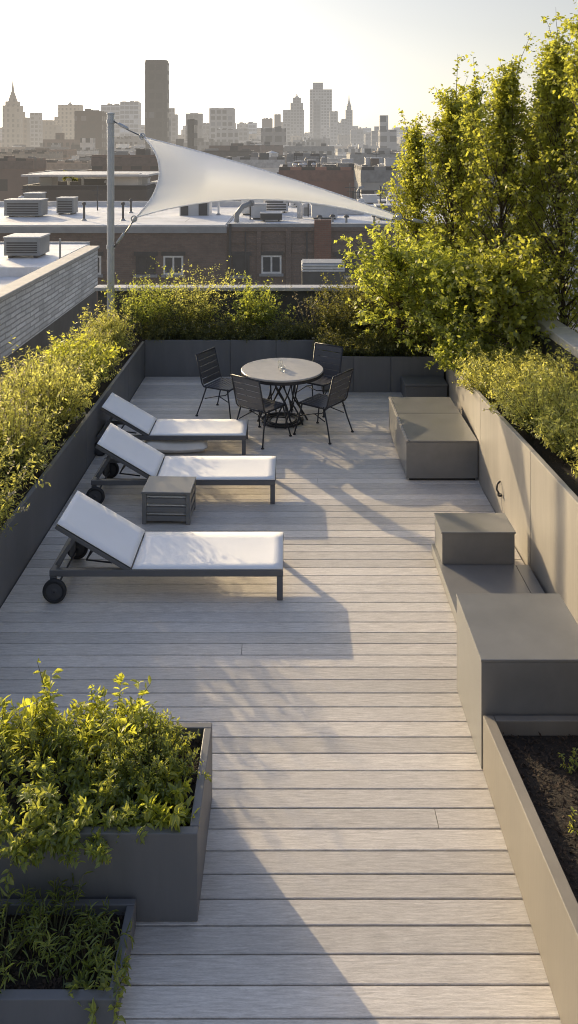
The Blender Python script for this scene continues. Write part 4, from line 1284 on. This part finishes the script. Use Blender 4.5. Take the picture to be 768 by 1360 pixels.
for xx, wh in ((-7.75 + 12 + 0.0, False), (-6.35 + 12, True), (-10.5 + 12, True)):
    window(bm_, xx, nz(-2.55), 1.0, 0.95, wh)
for zz in (-6.3, -10):
    for xx in (-6, -1, 1.5, 4.2, 5.65):
        window(bm_, xx, nz(zz), 1.0, 1.3, False)
bn = empty('brick_building', (2.0, 40, -16), label='brown brick building with one white-framed window and cluttered white roof beyond the table', cat='building')
MB().box(-5.14, 9, 0.05, 17, 0, nz(-0.36)).build('wall', M['brown_brick'], bn)
MB().box(-5.14, 9, -0.05, 17, nz(-0.357), nz(-0.16)).build('cornice', M['brown_brick'], bn)
MB().box(-5.10, 9, 0.2, 16.9, nz(-0.157), nz(-0.08)).build('roof', M['white_roof'], bn)
MB().box(-5.14, 9, -0.03, 0.18, nz(-0.155), nz(0.02)).build('parapet_cap', M['fascia'], bn)
MB().box(-5.14, 9, 0.0, 0.047, nz(-0.98), nz(-0.86)).build('string_course', M['brown_brick'], bn)
MB().box(-0.72, 0.13, -0.16, 0.04, 0, nz(0.22)).build('pilaster', M['red_brick'], bn)
MB().box(-2.16, -1.9, -0.08, 0.04, 0, nz(-0.36)).build('pilaster', M['brown_brick'], bn)
MB().box(-3.62, -3.42, -0.08, 0.04, 0, nz(-0.36)).build('pilaster', M['brown_brick'], bn)
MB().tube([(-4.98, -0.1, 0), (-4.98, -0.1, nz(0.02))], 0.07, 8).build('downpipe', M['roof_dark'], bn)
window(bn, -3.40, nz(-2.5), 1.02, 0.92, True)
window(bn, -4.85, nz(-2.6), 0.85, 1.0, False)
window(bn, 0.4, nz(-2.6), 1.0, 1.0, False)
for zz in (-6.3, -10):
    for xx in (-4.85, -3.40, 0.4, 2.6):
        window(bn, xx, nz(zz), 1.0, 1.3, False)

for x0, x1 in ((-1.85, -0.75), (0.16, 1.9), (-3.38, -2.2)):
    MB().box(x0, x1, -0.03, 0.047, nz(-1.45), nz(-1.05)).build('brick_panel', M['brown_brick'], bn)
MB().box(-5.14, 9, -0.1, 0.04, nz(-3.35), nz(-3.2)).build('string_course', M['fascia'], bn)
MB().tube([(-4.2, -0.06, nz(-0.4)), (-4.2, -0.06, 0)], 0.045, 6).build('cable_conduit', M['roof_dark'], bn)
MB().tube([(-1.1, -0.06, nz(-0.4)), (-1.1, -0.06, nz(-2.9)), (-0.8, -.06, nz(-3.1)), (-0.8, -.06, 0)], 0.045, 6).build('cable_conduit', M['roof_dark'], bn)
# white louvred box in front of that wall
lvx = empty('roof_shed', (1.55, 33, -3.2), label='white louvred low shed in front of the brown brick wall, behind the far shrubs', cat='shed')
MB().box(-1.0, 0.75, 0, 1.2, -12.8, 1.90).build('wall', M['dark_wall'], lvx)
for k in range(3):
    MB().box(-1.02, 0.77, -0.05, 1.22, 1.903 + k * 0.11, 1.903 + k * 0.11 + 0.07).build('louvre', M['white_frame'], lvx)
MB().box(-0.98, 0.73, 0.02, 1.18, 1.90, 2.26).build('core', M['fascia'], lvx)

# roof clutter on the brown buildings (roof z about -0.06)
ac_unit(-15.0, 44.5, -0.06, 2.1, 1.2, 0.95, 'wide grey-brown roof unit at the far left on the white brick-building roof', 'ac')
ac_unit(-13.1, 46.2, -0.06, 1.0, 1.0, 0.95, 'dark square roof unit right behind the wide unit on the far left roof', 'ac')
for i, (x, yv, h, lab) in enumerate([(-11.05, 42.6, 0.85, 'thin dark post on the white roof left of the pole'),
                                     (-8.95, 42.6, 0.85, 'thin dark post on the white roof right behind the pole'),
                                     (-9.5, 47.5, 0.7, 'short dark post far back on the white roof by the pole'),
                                     (-4.1, 46.0, 1.0, 'white vent pipe under the lower edge of the sail')]):
    r_ = empty('roof_post', (x, yv, -0.06), label=lab, cat='post')
    MB().tube([(0, 0, 0), (0, 0, h)], 0.06, 8).build('pole', M['roof_dark'] if i < 3 else M['white_frame'], r_)
    MB().lathe([(0, h + .002), (0.12, h + .002), (0.10, h + .12), (0, h + .16)], n=10).build('cap', M['roof_dark'] if i < 3 else M['white_frame'], r_)
    MB().lathe([(0, 0.002), (0.16, 0.002), (0.07, .1), (0, .1)], n=10).build('flashing', M['ac'], r_)
bk = empty('roof_bulkhead', (-5.55, 45.5, -0.06), label='small white roof bulkhead with two dark doors below the left part of the sail', cat='bulkhead')
MB().box(-0.75, 0.95, 0, 1.8, 0, 1.25).build('wall', M['white_roof'], bk)
MB().box(-0.68, -0.25, -0.03, -0.003, 0.02, 1.05).build('door', M['roof_dark'], bk)
MB().box(0.35, 0.85, -0.03, -0.003, 0.02, 1.1).build('door', M['roof_dark'], bk)
MB().box(-0.8, 1.0, -0.05, 1.85, 1.253, 1.32).build('roof', M['ac_light'], bk)


def duct(pts, r0, label, mat='ac_light'):
    r_ = empty('roof_duct', pts[0], label=label, cat='duct')
    o0 = Vector(pts[0])
    MB().tube([Vector(p) - o0 for p in pts], r0, 10).build('pipe', M[mat], r_, smooth=True)
    MB().tube([Vector(pts[-1]) - o0, Vector(pts[-1]) - o0 + (Vector(pts[-1]) - Vector(pts[-2])).normalized() * 0.12], r0 * 1.35, 10).build('cowl', M[mat], r_)


duct([(-2.75, 41.6, -0.05), (-2.75, 41.6, 0.35), (-2.45, 41.9, 0.75), (-2.05, 42.2, 0.9)], 0.14, 'crooked grey duct rising at the corner where the two brick buildings meet', 'ac')
duct([(0.6, 44.0, -0.05), (0.6, 44.0, 0.65), (0.3, 44.0, 0.95), (-0.2, 44.0, 0.95)], 0.16, 'white bent duct on the cluttered roof under the sail')
duct([(-1.5, 50.0, -0.05), (-1.5, 50.0, 1.1), (-1.2, 50, 1.35), (-0.8, 50, 1.35)], 0.16, 'tall pale bent duct far back on the cluttered roof')
ac_unit(-0.95, 42.0, -0.06, 1.15, 0.9, 0.42, 'low dark fan unit near the front edge of the cluttered roof', 'roof_dark')
ac_unit(-0.8, 47.5, -0.06, 1.5, 1.2, 1.0, 'pale boxed unit in the middle of the cluttered roof', 'ac_light')
ac_unit(1.4, 52.0, -0.06, 2.6, 1.2, 0.9, 'long pale roof unit at the back of the cluttered roof', 'ac_light')
ac_unit(5.6, 43.0, -0.06, 1.7, 1.2, 0.75, 'grey roof unit close to the right tip of the sail', 'ac')
pv = empty('roof_upstand', (2.6, 46.5, -0.06), label='long low white raised roof section under the right half of the sail', cat='roof section')
MB().box(-2.0, 1.8, 0, 3.2, 0, 0.36).build('curb', M['ac_light'], pv)
MB().box(-1.95, 1.75, 0.05, 3.15, 0.363, 0.42).build('membrane', M['white_roof'], pv)
for i, x in enumerate((1.6, 2.3, 3.0, 4.5)):
    r_ = empty('roof_vent', (x, 41.3 + 0.4 * (i % 2), -0.06), label='small mushroom vent near the front edge of the cluttered roof', cat='vent', group='small mushroom vents on the cluttered roof')
    MB().tube([(0, 0, 0), (0, 0, 0.28)], 0.06, 8).build('stack', M['ac'], r_)
    MB().lathe([(0, .282), (0.16, .282), (0.12, .38), (0, .42)], n=12).build('hood', M['roof_dark'], r_)


# ------------------------------------------------------------------ city beyond
FC = [facade('facade_brown', (0.17, 0.115, 0.095), (0.02, 0.02, 0.025), 2.6, 3.2, brick=False),
      facade('facade_grey', (0.29, 0.285, 0.28), (0.03, 0.032, 0.04), 2.4, 3.3),
      facade('facade_tan', (0.38, 0.31, 0.25), (0.04, 0.038, 0.04), 2.8, 3.3),
      facade('facade_dark', (0.075, 0.07, 0.068), (0.03, 0.03, 0.035), 2.2, 3.2),
      facade('facade_pale', (0.66, 0.64, 0.61), (0.07, 0.075, 0.08), 2.6, 3.4),
      facade('facade_red', (0.26, 0.13, 0.095), (0.025, 0.02, 0.02), 2.6, 3.2)]
PLAIN = [hazed('cornice_brown', (0.15, 0.105, 0.088), var=.3), hazed('cornice_grey', (0.27, 0.265, 0.26), var=.3), hazed('cornice_tan', (0.36, 0.30, 0.24), var=.3),
         hazed('cornice_dark', (0.09, 0.085, 0.08), var=.3), hazed('cornice_pale', (0.60, 0.58, 0.55), var=.3), hazed('cornice_red', (0.22, 0.11, 0.08), var=.3)]
TW = [facade('tower_grey', (0.28, 0.28, 0.29), (0.03, 0.035, 0.045), 4.0, 4.2, (0.15, 0.85), (0.25, 0.85)),
      facade('tower_tan', (0.32, 0.27, 0.21), (0.04, 0.037, 0.035), 4.5, 4.6, (0.3, 0.75), (0.2, 0.8)),
      facade('tower_dark', (0.06, 0.058, 0.056), (0.035, 0.035, 0.037), 3.0, 3.8, (0.12, 0.88), (0.3, 0.9), lit=0.02),
      facade('tower_blue', (0.42, 0.46, 0.53), (0.16, 0.19, 0.24), 4.0, 4.0, (0.05, 0.95), (0.2, 0.9), lit=0.02),
      facade('tower_brown', (0.13, 0.095, 0.08), (0.05, 0.04, 0.038), 4.0, 3.8, (0.25, 0.8), (0.25, 0.8))]


def pxX(px, D): return (px - 384) * D / F
def pyZ(py, D): return H_CAM - (py - 195) * D / F


def block(x0, x1, ytop, D, mat, label, cat='building', dep=None, name='city_building', tiers=(), spire=None, tank=False, roofbits=True, group=None, seed=0, cyl=False, parapet=True):
    """a building whose front stands D metres out; x0..x1 and the tops are read off the photograph"""
    X0, X1, zt = pxX(x0, D), pxX(x1, D), pyZ(ytop, D)
    wd = X1 - X0
    dep = dep or max(8.0, wd * 0.8)
    r_ = empty(name, ((X0 + X1) / 2, D, -16), label=label, cat=cat, group=group)
    rng = random.Random(seed + int(x0 * 7 + ytop))
    if cyl:
        m_ = MB()
        n = 40
        prof = []
        for k in range(n):
            a = 2 * PI * k / n
            e = 4.0
            ca, sa = math.cos(a), math.sin(a)
            prof.append((math.copysign(abs(ca) ** (2 / e), ca) * wd / 2, dep / 2 + math.copysign(abs(sa) ** (2 / e), sa) * dep / 2))
        for z0, z1, s in ((0, nz(zt) - wd * 0.1, 1.0), (nz(zt) - wd * 0.1 + .01, nz(zt), 0.95)):
            vs = [(p[0] * s, (p[1] - dep / 2) * s + dep / 2, z) for z in (z0, z1) for p in prof]
            fs = [(k, (k + 1) % n, n + (k + 1) % n, n + k) for k in range(n)] + [tuple(range(n, 2 * n))]
            m_.add(vs, fs)
        m_.build('shaft', mat, r_)
    else:
        hb = 1.15 if (parapet and D < 300 and name != 'long_building') else 0.0
        MB().box(-wd / 2, wd / 2, 0, dep, 0, nz(zt) - hb - (.003 if hb else 0)).build('wall', mat, r_)
        if hb:
            MB().box(-wd / 2 - .06, wd / 2 + .06, -.06, dep + .06, nz(zt) - hb, nz(zt)).build('cornice', PLAIN[FC.index(mat)] if mat in FC else mat, r_)
        if parapet:
            t_ = max(0.3, wd * 0.012)
            z0 = nz(zt) + 0.003
            hp = min(1.0, max(0.35, wd * 0.02))
            MB().box(-wd / 2, wd / 2, 0, t_, z0, z0 + hp).box(-wd / 2, wd / 2, dep - t_, dep, z0, z0 + hp) \
                .box(-wd / 2, -wd / 2 + t_, t_, dep - t_, z0, z0 + hp).box(wd / 2 - t_, wd / 2, t_, dep - t_, z0, z0 + hp).build('parapet', mat, r_)
    if name == 'long_building':
        MB().box(-wd / 2 - .1, wd / 2 + .1, -.12, dep + .1, nz(zt) + 1.05, nz(zt) + 1.2).build('roof_edge', M['ac_light'], r_)
    for (a, b, yt) in tiers:
        A0, A1, zz = pxX(a, D) - (X0 + X1) / 2, pxX(b, D) - (X0 + X1) / 2, pyZ(yt, D)
        d2 = (dep - (A1 - A0) * 0.8) / 2 if dep > (A1 - A0) * .8 else dep * .1
        MB().box(A0, A1, d2, dep - d2, nz(zt) + .004, nz(zz)).build('setback', mat, r_)
    if spire:
        sx, sy, w0, ybase = spire
        zz0, zz1 = nz(pyZ(ybase, D)) + .006, nz(pyZ(sy, D))
        w_ = w0 * D / F / 2
        cx = pxX(sx, D) - (X0 + X1) / 2
        h = zz1 - zz0
        MB().lathe([(w_, 0), (w_ * .74, h * .2), (w_ * .46, h * .38), (w_ * .3, h * .5), (w_ * .2, h * .72), (w_ * .1, h)], (cx, dep / 2, zz0), 8).build('spire', mat, r_)
    if roofbits and not spire and not cyl and not tiers:
        for k in range(rng.randint(2, 4)):
            bw = wd * rng.uniform(0.1, 0.28); bx = rng.uniform(-wd / 2 + bw / 2 + 0.06 * wd, wd / 2 - bw / 2 - 0.06 * wd)
            bh = rng.uniform(0.05, 0.13) * wd * (0.7 if wd > 15 else 1)
            by = dep * (0.06 + 0.23 * k)
            MB().box(bx - bw / 2, bx + bw / 2, by, by + dep * 0.2, nz(zt) + .002, nz(zt) + bh).build('penthouse', rng.choice([mat, FC[4], FC[1], FC[3]]), r_)
    return r_


# the skyline, left to right
block(3, 25, 140, 710, TW[1], 'art deco skyscraper with a tapering spire at the far left of the skyline', 'skyscraper', tiers=((6, 22, 134),), spire=(14, 106, 13, 134), name='skyscraper')
block(24.5, 36, 156, 728, TW[1], 'stepped tan tower hugging the right side of the spired skyscraper', 'skyscraper', name='skyscraper', tiers=((25, 31, 148),))
block(38, 53, 158, 785, TW[0], 'pale hazy tower with a flat narrow top right of the spired skyscraper', 'skyscraper', name='skyscraper', tiers=((39, 52.5, 149),))
block(53, 75, 166, 803, TW[1], 'low stepped hazy tower cluster left of the tan slab', 'skyscraper', name='skyscraper', tiers=((54, 68, 159),))
block(77, 105, 139, 880, TW[1], 'tan slab tower with a small domed cap', 'skyscraper', name='skyscraper', spire=(90, 133, 8, 138.6))
block(99, 135, 148, 345, TW[4], 'brown grid-fronted tower left of the pole top', 'skyscraper', name='skyscraper')
block(134, 160, 139, 710, TW[3], 'pale blue glass tower directly behind the pole top', 'skyscraper', name='skyscraper')
block(159.5, 184, 135.5, 691, TW[3], 'taller blue-grey glass slab right of the pole top', 'skyscraper', name='skyscraper')
block(190.5, 222, 79, 315, TW[2], 'tallest dark rounded tower above the sail corner', 'skyscraper', name='skyscraper', cyl=True)
block(221, 235, 152, 710, TW[0], 'slim pale tower touching the right side of the tall dark tower', 'skyscraper', name='skyscraper', tiers=((222, 231, 143),))
block(209, 223, 160, 322, TW[0], 'light grey mid-rise in front of the tall dark tower', 'skyscraper', name='skyscraper')
block(246.5, 268, 151, 635, TW[0], 'grey tower with a flat cap halfway between the dark tower and the wide tower', 'skyscraper', name='skyscraper', tiers=((252, 262, 149.5),))
block(249, 258, 160, 225, TW[2], 'thin dark shaft in front of the flat-capped grey tower', 'tower', name='tower_block', tiers=((250.5, 256, 157),))
block(278, 311, 144, 550, TW[0], 'wide brown-grey tower with a crenellated top above the middle of the sail', 'skyscraper', name='skyscraper', tiers=((280, 290, 142.6), (297, 309, 142.4)))
block(288, 316, 172, 495, TW[0], 'pale wide block at the foot of the crenellated tower', 'office block', name='office_block')
block(268, 279, 164, 822, TW[0], 'narrow hazy tower left of the crenellated tower', 'skyscraper', name='skyscraper')
block(316, 330, 171, 710, TW[0], 'low hazy tower right of the crenellated tower', 'skyscraper', name='skyscraper')
block(329, 341, 163, 860, TW[3], 'pale stepped tower left of the twin dark towers', 'skyscraper', name='skyscraper', tiers=((330, 336, 161.5),))
block(348, 362, 158, 748, TW[4], 'left one of two small brown towers near the middle of the skyline', 'skyscraper', name='skyscraper')
block(364.5, 373, 152, 860, TW[4], 'right slimmer one of two small brown towers near the middle of the skyline', 'skyscraper', name='skyscraper')
block(347, 380, 171, 330, TW[0], 'grey wide block in front of the two small brown towers', 'office block', name='office_block')
block(376, 404, 146, 1084, TW[0], 'stepped hazy tower with a pointed crown in the right cluster', 'skyscraper', name='skyscraper', tiers=((386, 403, 136), (389, 400, 129)), spire=(394.5, 123.5, 7, 129))
block(412, 441, 119, 1122, TW[0], 'tallest flat-topped hazy tower of the right cluster', 'skyscraper', name='skyscraper', tiers=((416, 429.5, 109),))
block(438, 449, 148, 1009, TW[0], 'hazy tower leaning against the tallest tower of the right cluster', 'skyscraper', name='skyscraper')
block(416, 426, 134, 972, TW[0], 'slim tower in front of the tallest tower of the right cluster', 'skyscraper', name='skyscraper')
block(454, 462, 158, 1084, TW[0], 'small block left of the needle-topped tower', 'skyscraper', name='skyscraper')
block(459.5, 468.5, 146, 1122, TW[0], 'needle-topped slender tower at the right of the cluster', 'skyscraper', name='skyscraper', tiers=((461, 467, 140),), spire=(464, 126, 5.5, 140))
block(466, 482, 173, 897, TW[0], 'low flat grey block right of the needle-topped tower', 'office block', name='office_block')
block(505, 527, 173, 330, TW[0], 'dark grey block at the left edge of the tree row', 'office block', name='office_block', tiers=((506, 517, 152.5),))
block(494, 506, 174, 635, TW[0], 'pale stepped block left of the dark grey block by the trees', 'office block', name='office_block', tiers=((498, 504, 167.5),))

# mid-distance buildings that can be told apart
block(30, 195, 252, 62, FC[3], 'long dark building with a white roof edge behind the brick building on the left', name='long_building', dep=8)
block(195, 312, 262, 66, FC[3], 'dark low building hidden behind the lower edge of the sail', name='long_building', dep=8)
block(122, 214, 209, 105, FC[0], 'large plain brown building block behind the pole', name='brown_building', dep=22)
block(38, 87, 233, 95, FC[1], 'grey low building with pale top left of the pole', name='grey_building', dep=14)
block(57, 98, 186, 330, FC[0], 'brown-grey building with a roof tank on the left', name='brown_building', tiers=((70, 80, 176),))
block(-10, 45, 196, 330, FC[2], 'hazy tan building mass at the far left below the spired skyscraper', name='tan_building')
block(95, 123, 200, 260, FC[4], 'pale stepped building left of the brown block behind the pole', name='pale_building', tiers=((104, 121, 183),))
block(212, 250, 196, 300, FC[3], 'dark building behind the upper corner of the sail', name='dark_building', tiers=((232, 242, 184),))
block(278, 345, 195, 190, FC[0], 'brown brick apartment house with dark windows above the middle of the sail', name='brick_apartment_house', tiers=((305, 322, 190),))
block(371, 482, 226, 82, FC[5], 'long low red-brick building with a grey roof above the right half of the sail', name='red_brick_building', dep=12)
block(444, 478, 221, 130, FC[0], 'low brown building behind the red-brick building', name='brown_building', dep=14)
block(480, 530, 226, 74, FC[1], 'plain grey shed-like building left of the trees', name='grey_building', dep=9)
block(378, 440, 212, 200, FC[1], 'grey flat-roofed building behind the red-brick building', name='grey_building', dep=25)
block(455, 520, 203, 330, FC[2], 'tan low-rise row in the haze below the needle-topped tower', name='tan_building')
wt = empty('water_tank', (pxX(361, 150), 150, -16), label='pale round water tank standing on a plinth right of the brown apartment house', cat='water tank')
MB().box(-1.2, 1.2, -1.2, 1.2, 0, nz(0.8)).build('plinth', FC[1], wt)
MB().lathe([(0, nz(0.8) + .003), (1.25, nz(0.8) + .003), (1.25, nz(2.7)), (1.4, nz(2.7)), (0, nz(3.2))], n=20).build('tank', M['ac_light'], wt)
wt = empty('water_tank', (pxX(53, 140), 140, -16), label='dark roof water tank on legs left of the pole, in front of hazy buildings', cat='water tank')
MB().box(-1.6, 1.6, -1.6, 1.6, 0, nz(-1.8)).build('plinth', FC[3], wt)
for sx in (-1, 1):
    for sy in (-1, 1):
        MB().box(sx * .7 - .08, sx * .7 + .08, sy * .7 - .08, sy * .7 + .08, nz(-1.8) + .002, nz(-0.2)).build('leg', M['roof_dark'], wt)
MB().lathe([(0, nz(-0.2) + .002), (1.1, nz(-0.2) + .002), (1.1, nz(1.3)), (1.25, nz(1.3)), (0, nz(1.9))], n=18).build('tank', M['tank_wood'], wt)

# small roof clutter
def units(x0, x1, y0, y1, z, n, where, seed):
    r = random.Random(seed)
    for k in range(n):
        x, yv = r.uniform(x0, x1), r.uniform(y0, y1)
        t = r.choice(('box', 'box', 'pipe', 'hood', 'mast'))
        o = empty('roof_unit', (x, yv, z), label='small roof unit among the clutter on the ' + where, cat='roof unit', group='roof clutter on the ' + where)
        a = r.choice(('ac', 'ac_light', 'ac_light', 'roof_dark', 'white_frame', 'tank_wood'))
        if t == 'box':
            w_, d_, h_ = r.uniform(.5, 1.8), r.uniform(.5, 1.3), r.uniform(.35, 1.1)
            MB().box(-w_ / 2, w_ / 2, 0, d_, 0.1, h_).build('casing', M[a], o, bevel=0.02)
            MB().box(-w_ / 2 - .04, w_ / 2 + .04, -.04, d_ + .04, h_ + .003, h_ + .07).build('lid', M['ac_light'], o)
            MB().box(-w_ / 2 + .1, w_ / 2 - .1, .1, d_ - .1, 0, 0.098).build('base', M['roof_dark'], o)
        elif t == 'pipe':
            h_ = r.uniform(.5, 1.1)
            MB().tube([(0, 0, 0), (0, 0, h_), (.12, 0, h_ + .2), (.4, 0, h_ + .22)], r.uniform(.07, .13), 8).build('pipe', M[a], o, smooth=True)
            MB().lathe([(0, 0.002), (.22, 0.002), (.14, .1), (0, .1)], n=10).build('flashing', M['ac'], o)
        elif t == 'hood':
            MB().tube([(0, 0, 0), (0, 0, .5)], .12, 8).build('stack', M[a], o)
            MB().lathe([(0, .502), (.28, .502), (.22, .68), (0, .76)], n=12).build('hood', M['ac_light'], o)
        else:
            h_ = r.uniform(1.0, 1.9)
            MB().tube([(0, 0, 0), (0, 0, h_)], .04, 6).build('mast', M['roof_dark'], o)
            MB().box(-.35, .35, -.02, .02, h_ * .8, h_ * .8 + .05).box(-.2, .2, -.02, .02, h_ * .62, h_ * .62 + .05).build('crossbar', M['roof_dark'], o)


units(-2.4, 6.5, 43, 56, -0.08, 26, 'white roof under the sail', 1)
units(-24, -6, 48, 52.2, -0.06, 9, 'white roof left of the sail', 2)
units(-19, -11, 62.5, 68, pyZ(252, 62), 8, 'long dark building', 3)
units(-0.6, 7.2, 82.6, 92, pyZ(226, 82), 18, 'red-brick building', 4)
units(6.9, 10, 74.6, 82, pyZ(226, 74), 7, 'plain grey building', 5)
units(-0.5, 9.5, 200.6, 222, pyZ(212, 200), 12, 'grey flat-roofed building', 6)
units(-25.5, -17.5, 105.6, 124, pyZ(209, 105), 7, 'large brown block', 7)

# filler city: low buildings by the hundred, nothing tells them apart
random.seed(42)
GC = 'low city buildings between the near roofs and the skyline'
LC = 'low hazy city building among many between the near roofs and the skyline'
tmpl = {}
for D, wp in ((120, 62), (165, 58), (220, 52), (300, 48), (400, 44), (540, 40), (720, 36), (960, 32), (1300, 30), (1750, 28)):
    x = -70 + random.uniform(0, 30)
    while x < 640:
        wpx = wp * random.uniform(0.6, 1.4)
        D2 = D * random.uniform(0.92, 1.1)
        top = {120: 220, 165: 213, 220: 208, 300: 203, 400: 199, 540: 195, 720: 191, 960: 187, 1300: 183, 1750: 180}[D] + random.uniform(-14, 6)
        if x < 130: top += random.uniform(0, 6)
        mt = random.choice(FC[:5]) if D < 700 else random.choice([FC[1], FC[2], FC[4], TW[0], TW[1]])
        block(x, x + wpx * 0.96, top, D2, mt, LC, group=GC, seed=int(x), parapet=D < 300, dep=wpx * D2 / F * random.uniform(.7, 1.2), roofbits=D < 800)
        x += wpx
# hazy background towers filling the gaps of the skyline
random.seed(99)
for k in range(46):
    x = random.uniform(-40, 520)
    wpx = random.uniform(8, 19)
    D = random.uniform(800, 1500)
    top = random.uniform(160, 183) + (4 if 190 < x < 270 else 0)
    tt = ((x + wpx * .2, x + wpx * random.uniform(.55, .9), top - random.uniform(2, 6)),) if random.random() < .45 else ()
    block(x, x + wpx, top, D, random.choice([TW[0], TW[1], TW[3], FC[4]]), 'hazy background tower among many along the skyline', 'tower', name='tower_block',
          tiers=tt, group='hazy background towers along the skyline', seed=k, parapet=False)
# street tree far away
r_ = np.random.default_rng(77)
tf = empty('street_tree', (pxX(96, 88), 88, -16), label='dark round tree in the distance between grey and brown buildings left of the pole', cat='tree')
MB().tube([(0, 0, 0), (0.1, 0, 8), (0, 0.1, 15.5)], [0.3, 0.22, 0.1], 8).build('trunk', M['tank_wood'], tf)
n = 2600
dv = r_.normal(size=(n, 3)); dv /= np.linalg.norm(dv, axis=1, keepdims=True)
P = dv * (r_.random(n)[:, None] ** 0.4) * np.array([1.7, 1.7, 2.0]) * (0.8 + 0.35 * np.sin(dv[:, :1] * 5 + dv[:, 2:] * 4)) + np.array([0, 0, 15.2])
leaf_obj('crown', P, r_.normal(size=(n, 3)), r_.normal(size=(n, 3)), r_.uniform(.2, .4, n), r_.uniform(.15, .3, n), M['lf_dark'], tf, r_)
